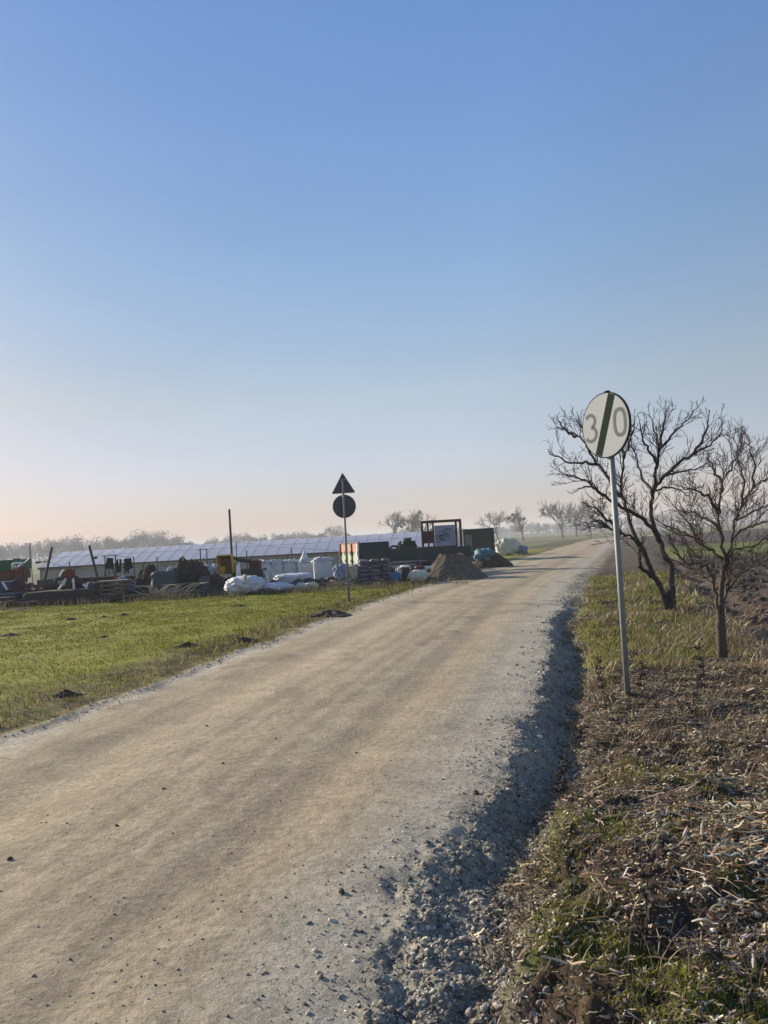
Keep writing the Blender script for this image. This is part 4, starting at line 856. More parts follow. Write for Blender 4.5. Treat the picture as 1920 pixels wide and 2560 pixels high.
MB().box((.62, 0, (zm + zt) / 2 + .03), (1.18, .05, zt - zm)).build('upper_side_board', M['darkgreen'], tl_)
MB().box((LG * .5, WD, (zb + zm) / 2 + .02), (LG - .06, .05, zm - zb)).build('lower_side_board', M['darkgreen'], tl_)
for k in range(5): MB().box((LG * (k + .02) / 4.1 + .1, -.045, (zb + zm) / 2 + .01), (.07, .04, zm - zb + .04)).build('side_stake', M['darkmetal'], tl_)
MB().box((1.4, -.05, zb - .03), (2.6, .06, .06)).build('side_rail', M['galv'], tl_)
for xx in (.9, 3.6):
    for yy in (.2, WD - .2):
        w_ = MB().path([(xx, yy - .1, .34), (xx, yy + .1, .34)], .34, 20); wo = w_.build('wheel', M['rubber'], tl_); MB().path([(xx, yy - .115, .34), (xx, yy + .115, .34)], .17, 14).build('rim', M['rust'], wo)

# engine heap on the trailer
x0, x1, z0, z1 = span(985, 1046, 1342, 1382, 28.6)
eng = thing('scrap_engine', 'dark lumpy scrap engine piled on the trailer bed', 'scrap', ((x0 + x1) / 2, 29.6, z0 - .15)); w = x1 - x0; h = z1 - z0
eb = MB(); eb.box((.05, 0, .28), (w * .72, .5, .42), (0, 0, .1)); eb.box((.12, 0, .50), (w * .5, .38, .22), (0, .05, .1)); eb.box((.1, -.02, .66), (w * .3, .3, .12), (0, -.1, 0))
for k in range(6): eb.path([(-.18 + .11 * k, -.22, .42), (-.18 + .11 * k, -.30, .50), (-.18 + .11 * k, -.24, .58)], .028, 6)
eb.build('engine_block', M['darkgreen'], eng)
ob = MB(); ob.path([(-w * .5 + math.cos(a) * .16, -.05, .30 + math.sin(a) * .13) for a in np.linspace(0, 6.28, 15)], .045, 6, False); ob.build('pulley', M['rubber'], eng)
pb = MB(); pb.path([(-w * .35, 0, .30), (-w * .30, -.1, .50), (-w * .18, -.12, .60)], .05, 7); pb.path([(w * .35, 0, .3), (w * .42, .05, .42), (w * .5, .05, .36)], .05, 7); pb.build('pipes', M['pallet'], eng)

# red metal frame with wire and sheet
x0, x1, z0, z1 = span(1053, 1155, 1303, 1370, 31.5)
rf_ = thing('metal_frame', 'dark red upright metal frame filled with tangled wire and pale sheet', 'frame', (x0, 31.5, gz(x0, 31.5)), R(2)); w = x1 - x0; g0 = gz(x0, 31.5); zb, zt = z0 - g0, z1 - g0
fb = MB(); bt = .095
fb.box((w / 2, 0, zt), (w, bt, bt + .02)); fb.box((bt / 2, 0, (zb + zt) / 2), (bt, bt - .01, zt - zb)); fb.box((w - bt / 2, 0, zt / 2), (bt + .01, bt - .01, zt - .06)); fb.box((w * .45, 0, zb + .02), (w * .88, bt - .02, bt + .03))
fb.box((w * .17, .005, (zb + zt) / 2), (bt * .8, bt - .02, zt - zb - .1)); fb.box((w * .30, .005, (zb + zt) / 2), (bt * .8, bt - .02, zt - zb - .1)); fb.box((w * .865, .005, (zb + zt) / 2), (bt, bt - .02, zt - zb - .1))
fb.box((bt / 2, 0, zb / 2), (bt, bt - .02, zb - .1))
fb.build('bars', M['redframe'], rf_)
MB().box((w * .155, .02, (zb + zt) / 2 - .08), (w * .26, .02, (zt - zb) * .46)).build('panel', M['redframe'], rf_)
MB().box((w * .585, .09, (zb + zt) / 2 - .05), (w * .50, .03, (zt - zb) * .78)).build('sheet', M['sheet'], rf_)
wb = MB(); rg = np.random.default_rng(3)
for k in range(9):
    c = np.array([w * rg.uniform(.38, .78), -.01, zb + (zt - zb) * rg.uniform(.2, .8)]); r_ = rg.uniform(.09, .2)
    wb.path([c + np.array([math.cos(a) * r_ * (1 + .25 * math.sin(3 * a + k)), rg.normal(0, .02), math.sin(a) * r_ * (1 + .2 * math.cos(2 * a))]) for a in np.linspace(0, rg.uniform(3, 6), 14)], .011, 4)
wb.build('wire', M['wire'], rf_)
MB().box((w - .16, -.06, zt * .36), (.11, .05, zt * .62)).build('pale_stake', M['whitepaint'], rf_)
MB().box((w * .28, -.08, zb - .045), (w * .62, .22, .04), (0, -.03, 0)).build('shelf', M['whitepaint'], rf_)

# stacked pallets behind
def pallet(x, y, z, rz, label, w=1.15, d=.8):
    t = thing('pallet', label, 'pallet', (x, y, z), rz, 'grey pallets under the red frame')
    db = MB()
    for k in range(5): db.box((0, -d / 2 + d * (k + .5) / 5, .135), (w, d / 5 - .03, .022))
    db.build('deck_boards', M['pallet'], t); bb = MB()
    for k in (-1, 0, 1):
        for j in (-1, 0, 1): bb.box((k * (w / 2 - .07), j * (d / 2 - .05), .072), (.13, .10, .10))
        bb.box((k * (w / 2 - .07), 0, .011), (.12, d - .01, .020))
    bb.build('blocks', M['pallet'], t)
q0 = at(1042, 1400, 29); q1 = at(1082, 1400, 29)
for k in range(4): pallet(q0[0] + .02 * k, 28.6, gz(q0[0], 28.6) + .15 * k, R(4 * (k % 2)), ['grey pallet at the bottom', 'grey pallet second from the bottom', 'grey pallet third from the bottom', 'grey pallet on top'][k] + ' of the left pallet stack under the red frame')
for k in range(5): pallet(q1[0] + .30 - .03 * k, 29.6, gz(q1[0], 29.6) + .15 * k, R(-5 * (k % 2)), ['grey pallet at the bottom', 'grey pallet second from the bottom', 'grey pallet third from the bottom', 'grey pallet fourth from the bottom', 'grey pallet on top'][k] + ' of the right pallet stack under the red frame')

# sacks on a pallet
sx0 = at(897, 1440, 25.2)[0]; sg = gz(sx0, 25.2)
def sack(x, y, z, label, m='sack', w=.38, d=.55, h=.155, seed=0, rz=0., grp='grey sacks stacked in rows'):
    o = MB().blob((0, 0, h / 2), (w, d, h), .62, .09, seed, 24, 12, 2.5).build('sack', M[m], smooth=True, loc=(x, y, z)); o.rotation_euler = (rng.normal(0, .04), rng.normal(0, .05), rz)
    return tag(o, label, 'sack', grp)
rows = ['bottom row', 'second row from the bottom', 'third row from the bottom', 'fourth row from the bottom', 'top row']; cols_ = ['left column', 'middle column', 'right column']
t = thing('pallet', 'low grey pallet carrying the stack of grey sacks', 'pallet', (sx0 + .5, 25.5, sg)); MB().box((0, 0, .09), (1.15, .8, .03)).build('deck', M['pallet'], t)
bb = MB(); [bb.box((k * .45, 0, .04), (.12, .78, .075)) for k in (-1, 0, 1)]; bb.build('blocks', M['pallet'], t)
for r_ in range(5):
    for c_ in range(3):
        sack(sx0 + .19 + .375 * c_ + rng.normal(0, .008), 25.35 + .12 * (c_ == 2), sg + .11 + .142 * r_, f'grey plastic sack in the {rows[r_]}, {cols_[c_]} of the sack stack', seed=r_ * 7 + c_, w=.385 if c_ < 2 else .30)
crumple('cloth', 'bluish grey cloth hanging over junk left of the post with the sign backs', 'cloth', 836, 868, 1412, 1447, 25.2, 'tarppale', 21, .4, .7, .3, zbase='px')
crumple('cloth', 'cream twisted cloth hanging just right of the post with the sign backs', 'cloth', 872, 895, 1413, 1450, 25.4, 'cream', 23, .3, .6, .4, zbase='px')
crumple('tarpaulin', 'grey tarpaulin heap under the bluish cloth behind the sign backs', 'tarpaulin', 836, 897, 1436, 1470, 25.9, 'tarpgrey', 29, .8, .8, .25)
crumple('tarpaulin', 'bright blue tarpaulin bundle right of the grey sack stack', 'tarpaulin', 972, 1004, 1430, 1465, 25.0, 'tarpblue', 24, .6, 1.0, .2)
crumple('sack', 'small cream sack behind the bright blue tarpaulin bundle', 'sack', 988, 1012, 1419, 1464, 25.8, 'cream', 25, .4, .8, .2)
crumple('sack', 'round cream sack leaning against the black barrel', 'sack', 1021, 1070, 1425, 1459, 25.2, 'cream', 26, .6, .9, .12)
crumple('sack', 'red and white printed sack lying behind the round cream sack', 'sack', 1040, 1084, 1415, 1432, 26.3, 'whitepaint', 27, .5, .8, .1, zbase='px')
x0, x1, z0, z1 = span(1036, 1062, 1414, 1424, 26.1); tag(MB().blob((0, 0, 0), (x1 - x0, .35, .12), .8, .15, 4).build('sack', M['redpaint'], smooth=True, loc=((x0 + x1) / 2, 26.0, z1 - .06)), 'small red sack on the printed white one', 'sack')
x0, x1, z0, z1 = span(1003, 1024, 1418, 1462, 25.6); h = z1 - gz(x0, 25.6)
br_ = thing('barrel', 'black barrel with a white lid between blue tarpaulin and cream sack', 'barrel', ((x0 + x1) / 2, 25.7, gz(x0, 25.6)))
MB().path([(0, 0, 0), (0, 0, h * .3), (0, 0, h * .32), (0, 0, h * .6), (0, 0, h * .62), (0, 0, h)], [.15, .16, .17, .17, .16, .15], 20).build('drum', M['rubber'], br_, smooth=True)
MB().path([(0, 0, h), (0, 0, h + .04), (0, 0, h + .07)], [.18, .18, .12], 20).build('lid', M['whitepaint'], br_)
# dry sticks leaning
def sticks(name, label, cat, u0, u1, vt, vb, D, n, m, seed, rmax=.02, group=None, ln=.8):
    rg = np.random.default_rng(seed); x0, x1, z0, z1 = span(u0, u1, vt, vb, D); cx = (x0 + x1) / 2; g0 = gz(cx, D); mb_ = MB()
    for k in range(n):
        p = np.array([rg.uniform(x0, x1) - cx, rg.uniform(-.35, .35), rg.uniform(.02, (z1 - g0) * .5)]); a = rg.uniform(-.2, 1.0); q = rg.normal(0, .4); l = rg.uniform(.4, 1) * ln
        d = np.array([math.cos(a) * (1 if rg.random() < .7 else -1), q, math.sin(a)]); P = [p]
        for s_ in range(3): d = d + rg.normal(0, .12, 3); P.append(P[-1] + d * l / 3)
        P = np.array(P); P[:, 2] = np.clip(P[:, 2], .02, z1 - g0); mb_.path(P, np.linspace(rg.uniform(.4, 1) * rmax, .004, 4), 5)
    o = mb_.build(name, M[m], loc=(cx, D, g0)); return tag(o, label, cat, group)
sticks('branch_pile', 'tan dry sticks piled against the junk left of the post with sign backs', 'branch pile', 826, 872, 1448, 1480, 25.0, 60, 'woodpale', 2, .022, ln=.5)

# white bulk bags
bl = [(632, 673, 1404, 1462, 28.5, 'white bulk bag, leftmost of the row behind the dark metal tub'), (674, 707, 1403, 1462, 28.8, 'white bulk bag with a crumpled top, second from the left in the row'),
      (709, 745, 1402, 1462, 28.8, 'white bulk bag in the middle of the row, with a bright folded top'), (745, 784, 1400, 1468, 28.6, 'white bulk bag under the pointed tied neck'), (785, 829, 1397, 1474, 27.6, 'large white bulk bag at the right end of the row')]
for i, (u0, u1, vt, vb, D, lb) in enumerate(bl):
    x0, x1, z0, z1 = span(u0, u1, vt, vb, D); w = x1 - x0; g0 = gz(x0, D); h = z1 - g0
    bgt = thing('bulk_bag', lb, 'bulk bag', ((x0 + x1) / 2, D + .2, g0), R(rng.normal(0, 4)), 'white bulk bags behind the plastic heap')
    MB().blob((0, 0, h * .46), (w * 1.06, w, h * .92), .30, .06, 40 + i, 48, 30, 3.0).build('body', M['bag'], bgt, smooth=True)
    MB().blob((0, 0, h * .93), (w * .95, w * .9, h * .24), .8, .55, 50 + i, 48, 24, 4).build('top_flap', M['bag'], bgt, smooth=True)
    lp = MB()
    for sx in (-1, 1): lp.path([(sx * w * .42, -.2, h * .86), (sx * w * .38, -.1, h * 1.0), (sx * w * .36, .1, h * 1.0), (sx * w * .42, .2, h * .86)], .014, 5)
    lp.build('loops', M['bag'], bgt)
    if i == 3:
        hh = at(760, 1378, D)[2] - g0; MB().path([(-.05, 0, h * .9), (-.04, 0, h * 1.08), (-.03, 0, hh - .10), (-.02, 0, hh)], [.20, .15, .075, .03], 12).build('tied_neck', M['bag'], bgt, smooth=True)
crumple('plastic_sheet', 'wide grey green plastic covered bale in front of the bulk bag row', 'sheeting', 690, 782, 1433, 1474, 26.6, 'bag', 61, 1.2, .55, .10)
crumple('plastic_sheet', 'big bulging white plastic heap with a knot, nearest the grass', 'sheeting', 566, 658, 1440, 1496, 23.9, 'bag', 62, 1.2, .85, .13)
crumple('plastic_sheet', 'white plastic sheet trailing low to the right of the big heap', 'sheeting', 640, 735, 1455, 1490, 24.1, 'bag', 63, .9, 1.3, .2)
crumple('plastic_sheet', 'small crumpled white plastic at the right tip of the trailing sheet', 'sheeting', 742, 764, 1458, 1480, 24.3, 'bag', 64, .3, .9, .4)
crumple('sack', 'flat white sack lying in front of the large bulk bag', 'sack', 758, 796, 1456, 1482, 24.8, 'cream', 65, .4, .9, .15, rz=.1)
crumple('plastic_sheet', 'thin dark plastic lying along the grass edge right of the white plastic', 'sheeting', 720, 840, 1472, 1484, 24.6, 'tarpgrey', 66, .4, .9, .3)
mb = MB(); q = at(612, 1440, 23.35); tag(mb.path([q + np.array(v) for v in ((0, 0, .03), (.02, -.06, -.06), (-.02, -.10, -.25))], [.06, .07, .03], 8).build('plastic_knot', M['cream'], smooth=True), 'bright knotted end of plastic on the big bulging heap', 'knot')
crumple('bulk_bag', 'crumpled white bags far left of the yellow bucket', 'bulk bag', 505, 548, 1411, 1440, 27.5, 'bag', 67, .6, .8, .3)

# dark metal tub trailer with handles
x0, x1, z0, z1 = span(598, 660, 1424, 1453, 25.3); g0 = gz(x0, 25.3); w = x1 - x0
tb = thing('cart', 'dark metal tub cart with pale handles behind the bulging plastic heap', 'cart', ((x0 + x1) / 2, 25.5, g0)); zb, zt = z0 - g0 + .02, z1 - g0
V = [(-w / 2, -.35, zt), (w / 2, -.35, zt), (w / 2, .35, zt), (-w / 2, .35, zt), (-w / 2 + .08, -.25, zb - .1), (w / 2 - .06, -.25, zb - .1), (w / 2 - .06, .25, zb - .1), (-w / 2 + .08, .25, zb - .1)]
MB().add(V, [(0, 1, 5, 4)[::-1], (1, 2, 6, 5)[::-1], (2, 3, 7, 6)[::-1], (3, 0, 4, 7)[::-1], (4, 5, 6, 7)[::-1]]).build('tub', M['darkmetal'], tb)
MB().box((0, -.36, zt), (w + .04, .04, .04)).box((0, .36, zt), (w + .04, .04, .04)).build('rim', M['darkmetal'], tb)
hb = MB(); hb.path([(w / 2 - .05, -.30, zt + .05), (w / 2 + .12, -.34, zt - .22), (w / 2 + .16, -.34, zt - .50)], .022, 6); hb.path([(w / 2 + .1, .3, zt + .05), (w / 2 + .34, .1, zt - .38)], .022, 6); hb.build('handles', M['whitepaint'], tb)
for sx in (-1, 1): MB().box((sx * (w / 2 - .12), -.2, zb / 2 - .04), (.05, .05, zb)).build('leg', M['darkmetal'], tb)
MB().path([(w / 2 + .3, -.05, .16), (w / 2 + .3, .05, .16)], .16, 16).build('wheel', M['rubber'], tb)
x0, x1, z0, z1 = span(585, 600, 1412, 1445, 25.0)
tag(MB().box((0, 0, (z1 - gz(x0, 25)) / 2), (.07, .07, z1 - gz(x0, 25)), (0, .08, 0)).build('wooden_stake', M['whitepaint'], loc=((x0 + x1) / 2, 25, gz(x0, 25))), 'taller pale stake standing between yellow bucket and dark tub', 'stake')
tag(MB().box((.1, .02, .5), (.05, .05, 1.0), (0, -.06, 0)).build('wooden_stake', M['whitepaint'], loc=((x0 + x1) / 2, 25, gz(x0, 25))), 'shorter pale stake right behind the taller one beside the dark tub', 'stake')

# yellow loader bucket on a dark arm
x0, x1, z0, z1 = span(545, 581, 1387, 1436, 25.5); w = x1 - x0; h = z1 - z0; g0 = gz(x0, 25.5)
yb = thing('loader_bucket', 'yellow and rusty loader bucket raised on a dark arm', 'loader bucket', ((x0 + x1) / 2, 25.6, g0), R(-8)); zb = z0 - g0
pr = [(-.18, .30), (.02, .34), (.20, .22), (.25, 0), (.18, -.24), (-.06, -.32)]
n = len(pr); V = []; F = []
for sx in (-w / 2, w / 2):
    for py, pz in pr: V.append((sx, py * .9, zb + h / 2 + pz * h * 1.45))
for k in range(n - 1): F.append((k, k + 1, n + k + 1, n + k))
sh = MB().add(V, F); so = sh.build('shell', M['rustyellow'], yb); sol = so.modifiers.new('t', 'SOLIDIFY'); sol.thickness = .02
for sx in (-w / 2 - .012, w / 2 + .012):
    V = [(sx - .012, py * .95, zb + h / 2 + pz * h * 1.5) for py, pz in pr] + [(sx + .012, py * .95, zb + h / 2 + pz * h * 1.5) for py, pz in pr]
    MB().add(V, [tuple(range(n)), tuple(range(n, 2 * n))[::-1]] + [(k, n + k, n + (k + 1) % n, (k + 1) % n) for k in range(n)]).build('side_plate', M['yellow'], yb)
MB().box((-w * .22, -.17, zb + h * .22), (w * .5, .05, h * .42), (R(12), .2, 0)).build('front_lip', M['yellow'], yb)
ar = MB(); ar.path([(w * .3, .1, zb + h * .92), (w * .85, .1, zb + h * .70), (w * 1.6, .1, zb + h * .60), (w * 1.9, .12, zb + h * .5)], [.05, .06, .07, .08], 6); ar.path([(w * .5, .12, zb + h * .5), (w * .5, .15, .0)], .05, 6); ar.build('arm', M['darkmetal'], yb)
MB().box((w * 2.05, .14, zb + h * .40), (.36, .3, h * .46)).build('counterweight', M['redframe'], yb)
MB().box((w * 2.0, .14, zb * .5), (.2, .2, zb + .1)).build('stand', M['darkmetal'], yb)

# brushwood heap with grey tarpaulin bale
x0, x1, z0, z1 = span(395, 545, 1412, 1500, 25.2); cx = (x0 + x1) / 2
heap('brushwood_heap', 'large brown brushwood heap left of the yellow bucket', 'brushwood heap', at(478, 1450, 25.5)[0], 25.6, 1.9, 1.7, 1.10, 'brush', 71, .35, top=.3, e=1.0)
heap('brushwood_heap', 'lower brown brushwood heap behind the two blue items', 'brushwood heap', at(375, 1450, 26)[0], 26.0, 1.3, 1.3, .95, 'brush', 72, .35, top=.35, e=.9)
crumple('tarpaulin', 'dark grey green tarpaulin bale at the left of the brushwood heap', 'tarpaulin', 383, 442, 1427, 1490, 24.9, 'tarpgrey', 73, .8, .55, .12)
sticks('branch_pile', 'dark tangled twigs on top of the large brushwood heap', 'branch pile', 430, 520, 1405, 1500, 25.2, 170, 'brush', 5, .026, ln=.9)
sticks('branch_pile', 'pale bent dead branches lying in front of the brushwood heap', 'branch pile', 362, 470, 1462, 1500, 24.0, 60, 'woodpale', 6, .026, ln=1.1)
crumple('tarpaulin', 'dark bluish covered block right of the brushwood heap', 'tarpaulin', 500, 532, 1440, 1502, 24.9, 'tarpgrey', 75, .6, .4, .06)
heap('brushwood_heap', 'dark brown rubbish heap under the yellow bucket', 'rubbish heap', at(545, 1460, 25)[0], 24.9, 1.0, .9, .62, 'brush', 76, .4, top=.2)
crumple('plastic_sheet', 'small bright white plastic scrap on the brushwood heap left top', 'sheeting', 419, 434, 1417, 1430, 25.4, 'bag', 77, .2, .8, .2, rz=.3, zbase='px')
crumple('debris', 'long dark low debris ridge along the grass below the brushwood', 'debris', 340, 580, 1488, 1508, 24.2, 'brush', 78, .7, .8, .25)
crumple('debris', 'long dark low debris ridge along the grass left part of the yard', 'debris', -40, 345, 1494, 1522, 23.9, 'brush', 79, .8, .8, .3)

# plank stack with tarpaulins, beams
x0, x1, z0, z1 = span(243, 315, 1450, 1508, 24.4); g0 = gz(x0, 24.4); w = x1 - x0
ps = thing('plank_stack', 'stack of grey weathered planks with dark gaps', 'plank stack', ((x0 + x1) / 2, 24.7, g0), R(3))
nl = 5; hh = (z1 - g0) / nl
for k in range(nl):
    l = w * rng.uniform(.9, 1.08); pm = MB(); pm.box((rng.normal(0, .03), 0, hh * (k + .5) + .02), (l, .7, hh * .42)); pm.build('plank_layer', M['wood'], ps)
    if k < nl - 1: MB().box((-w * .35, 0, hh * (k + 1) + .02), (.07, .6, hh * .52)).box((w * .33, 0, hh * (k + 1) + .02), (.07, .6, hh * .52)).build('spacer', M['wood'], ps)
x0, x1, z0, z1 = span(195, 300, 1442, 1452, 26); tag(MB().box((0, 0, 0), (x1 - x0, .25, z1 - z0), (0, 0, 0)).box((-.5, 0, -(z1 - .0) / 2), (.06, .06, z1 - .05)).box((.5, 0, -(z1 - .0) / 2), (.06, .06, z1 - .05)).build('beam', M['redframe'], loc=((x0 + x1) / 2, 26, (z0 + z1) / 2)), 'long dark red beam on legs behind the plank stack', 'beam')
crumple('barrel_cover', 'grey blue covered lump left of the plank stack', 'cover', 219, 246, 1455, 1505, 24.8, 'tarpgrey', 81, .5, .6, .1)
x0, x1, z0, z1 = span(300, 345, 1440, 1500, 24.8); g0 = gz(x0, 24.8)
bc = thing('blue_cart', 'small dark blue metal cart right of the plank stack', 'cart', ((x0 + x1) / 2, 25, g0)); w = x1 - x0; h = z1 - g0
MB().box((0, 0, h * .30), (w * .8, .5, h * .5)).build('box', M['bluepaint'], bc)
hb = MB(); hb.path([(-w * .3, -.2, h * .5), (-w * .2, -.2, h * .75), (w * .3, -.2, h * .78), (w * .4, -.2, h * .55)], .03, 6); hb.path([(-w * .2, -.28, h * .1), (w * .1, -.28, h * .6)], .02, 6); hb.path([(-w * .35, -.28, h * .55), (w * .35, -.28, h * .62)], .022, 6); hb.build('frame', M['tarppale'], bc)
for sx in (-1, 1): MB().path([(sx * w * .25, -.33, .15), (sx * w * .25, -.26, .15)], .15, 14).build('wheel', M['rubber'], bc)
crumple('cloth', 'pale blue cloth hanging over the end of the dark red beam', 'cloth', 297, 315, 1441, 1456, 25.4, 'tarppale', 83, .3, .7, .2, zbase='px')

# clothes line with black clothes
g0 = gz(at(275, 1440, 29)[0], 29); L0 = at(262, 1391, 29); L1 = at(288, 1389, 29); org = np.array([L0[0], 29, g0])
cl = thing('clothes_frame', 'thin metal clothes frame holding black garments', 'clothes frame', org)
MB().tube((0, 0, 0), (0, 0, L0[2] - g0), .022).tube((L1[0] - L0[0], 0, 0), (L1[0] - L0[0], 0, L1[2] - g0), .022).build('uprights', M['darkmetal'], cl)
MB().tube(at(254, 1391, 29) - org, at(292, 1388, 29) - org, .018).build('crossbar', M['galv'], cl)
rp = at(334, 1392, 29) - org; MB().path([L1 - org, (L1 - org + rp) / 2 - np.array([0, 0, .03]), rp], .008, 5).build('line', M['wire'], cl)
MB().tube((rp[0], 0, 0), (rp[0], 0, rp[2]), .022).build('end_post', M['darkmetal'], cl)
def garment(outline, label, D=29.0, seed=0):
    """flat cloth with folds; outline in source pixels, given real thickness"""
    P = [at(u, v, D) for u, v in outline]; c = np.mean(P, 0); P = [p - c for p in P]; n = len(P)
    y = [.035 * math.sin(p[0] * 22 + p[2] * 5 + seed) for p in P]
    V = [(p[0], q - .02, p[2]) for p, q in zip(P, y)] + [(p[0], q + .02, p[2]) for p, q in zip(P, y)]
    o = MB().add(V, [tuple(range(n)), tuple(range(n, 2 * n))[::-1]] + [(k, n + k, n + (k + 1) % n, (k + 1) % n) for k in range(n)]).build('garment', M['cloth'], loc=c)
    return tag(o, label, 'garment', 'black garments on the line')
garment([(267, 1394), (283, 1395), (284, 1412), (285, 1424), (290, 1442), (286, 1442), (281, 1423), (270, 1420), (265, 1426), (263, 1441), (261, 1441), (262, 1424), (262, 1414), (266, 1408)], 'black jacket with hanging sleeves, leftmost garment on the line')
garment([(291, 1398), (295, 1398), (295, 1414), (299, 1414), (299, 1397), (304, 1398), (303, 1420), (301, 1432), (290, 1431), (289, 1418)], 'black trousers hung by the legs between the other two garments', seed=2)
garment([(310, 1398), (318, 1396), (328, 1395), (329, 1412), (332, 1418), (328, 1422), (323, 1424), (323, 1434), (319, 1434), (316, 1424), (314, 1434), (311, 1434), (311, 1422), (307, 1419), (310, 1413)], 'black overalls with two tails, rightmost garment on the line', seed=4)
t, o = post(500, 1373, 503, 1425, 31, .03, 'left upright of a thin goal shaped pair of posts behind the brushwood', 'post', 'post'); MB().tube(at(497, 1374, 31) - o, at(519, 1373, 31) - o, .015).build('crossbar', M['darkmetal'], t)
post(516, 1374, 519, 1425, 31, .026, 'right upright of a thin goal shaped pair of posts behind the brushwood', 'post', 'post')
q0, q1 = at(590, 1354, 45), at(842, 1376, 31); tag(MB().path([q0, (q0 + q1) / 2 - np.array([0, 0, .10]), q1], .012, 5).path([q0, (q0[0], q0[1], gz(q0[0], q0[1]))], .03, 6).build('cable', M['wire']), 'thin dark cable sagging in front of the greenhouse roof', 'cable')

# left machinery
x0, x1, z0, z1 = span(-70, 33, 1402, 1450, 28); g0 = gz(x0, 28); h = z1 - g0
gt = thing('grain_wagon', 'wagon with green top and rusty brown side at the far left edge', 'wagon', ((x0 + x1) / 2, 28.7, g0), R(2)); w = x1 - x0
MB().box((0, 0, h - .20), (w, 1.6, .40)).build('green_cover', M['greenpaint'], gt); MB().box((0, 0, h - .58), (w - .05, 1.5, .34)).build('side_board', M['rust'], gt); MB().box((0, 0, h - .82), (w - .2, 1.3, .12)).build('chassis', M['darkmetal'], gt)
for k in range(6): MB().box((-w / 2 + w * (k + .5) / 6, -.815, h - .2), (.035, .03, .38)).build('cover_rib', M['greenpaint'], gt)
for sx in (-.3, .3): MB().path([(w * sx, -.7, .28), (w * sx, -.5, .28)], .28, 18).build('wheel', M['rubber'], gt)
x0, x1, z0, z1 = span(30, 53, 1396, 1412, 30); tag(MB().blob((0, 0, .85), (x1 - x0 + .05, .5, 1.75), .55, .04, 2).build('tank', M['tarpgrey'], smooth=True, loc=((x0 + x1) / 2, 30, z1 - 1.72)), 'grey green round topped tank behind the green wagon', 'tank')
D = 26.5; org = np.array([at(45, 1430, D)[0], D, gz(at(45, 1430, D)[0], D)])
im = thing('farm_implement', 'implement with white tube frame, red box and raised diagonal boom', 'farm implement', org); A = lambda u, v, dd=0: at(u, v, D + dd) - org
MB().path([A(30, 1436), A(30, 1412), A(33, 1409), A(58, 1406)], .03, 8).path([A(40, 1424), A(48, 1414), A(60, 1408)], .02, 6).build('tube_frame', M['whitepaint'], im, smooth=True)
MB().path([A(44, 1424), A(60, 1410), A(75, 1396)], [.04, .035, .03], 8).build('boom', M['galv'], im)
MB().path([A(75, 1396), A(75, 1378), A(74, 1361)], .015, 6).build('boom_tip', M['galv'], im)
c_ = A(48, 1429); MB().box(c_, (.50, .3, .17)).box(c_ + np.array([.12, 0, .1]), (.22, .28, .10)).build('red_box', M['redpaint'], im)
MB().blob(A(36, 1418), (.14, .14, .14), .9, .1, 1, 14, 10).build('float', M['cream'], im, smooth=True)
MB().box((-.15, 0, c_[2] / 2), (.06, .06, c_[2])).box((.2, 0, c_[2] / 2), (.06, .06, c_[2])).build('stand', M['darkmetal'], im)
D = 25.2; org = np.array([at(30, 1480, D)[0], D, gz(at(30, 1480, D)[0], D)])
bm_ = thing('blue_machine', 'dark blue farm machine with a white tube below the implement', 'farm machine', org); A = lambda u, v, dd=0: at(u, v, D + dd) - org
c_ = A(10, 1466); MB().box((c_[0], .2, c_[2]), (.9, .5, .32)).box((A(60, 1478)[0], .1, A(60, 1478)[2]), (.55, .4, .18), (0, .1, 0)).box((c_[0], .2, c_[2] / 2 - .1), (.6, .4, c_[2] - .2)).build('body', M['bluepaint'], bm_)
MB().path([A(7, 1456, -.2), A(13, 1466, -.25), A(18, 1474, -.25)], .035, 8).build('white_tube', M['whitepaint'], bm_)
c_ = A(46, 1462); MB().path([(c_[0], -.12, c_[2] - .03), (c_[0], .12, c_[2] - .03)], .20, 22).build('hood', M['redframe'], bm_); MB().path([A(33, 1452, -.1), A(40, 1449, -.1), A(50, 1449, -.1), A(58, 1456, -.1), A(62, 1466, -.1)], .02, 6).build('hood_rim', M['darkmetal'], bm_)
for u in (83, 105): MB().blob(A(u, 1473, -.2), (.16, .14, .10), .9, .1, u, 14, 10).build('hub', M['cream'], bm_, smooth=True)
MB().box(A(118, 1474), (.46, .18, .10), (0, -.12, 0)).build('red_beam', M['redpaint'], bm_)
MB().box(A(113, 1458, .3), (.42, .3, .26)).build('dark_box', M['tarpgrey'], bm_)
MB().box((A(113, 1458)[0], .3, A(113, 1470)[2] / 2), (.3, .2, A(113, 1470)[2])).build('support', M['darkmetal'], bm_)
D = 24.0; x0, x1, z0, z1 = span(-60, 38, 1488, 1515, D); g0 = gz(x0, D)
bf = thing('tubular_frame', 'low blue tubular frame at the left edge in front of the machines', 'frame', ((x0 + x1) / 2, D, g0)); w = x1 - x0; h = z1 - g0
MB().path([(-w / 2, 0, h), (w / 2 - .05, 0, h), (w / 2, 0, h - .05), (w / 2 - .02, 0, h * .4), (w / 2 - .1, 0, .02)], .03, 8).path([(-w / 2, .5, h), (w / 2 - .05, .5, h), (w / 2, .5, 0)], .03, 8).tube((w / 2 - .05, 0, h), (w / 2 - .05, .5, h), .025).build('tubes', M['bluepaint'], bf)
MB().box((-.1, .3, h * .42), (w * .9, .5, h * .7)).build('dark_box', M['darkmetal'], bf)

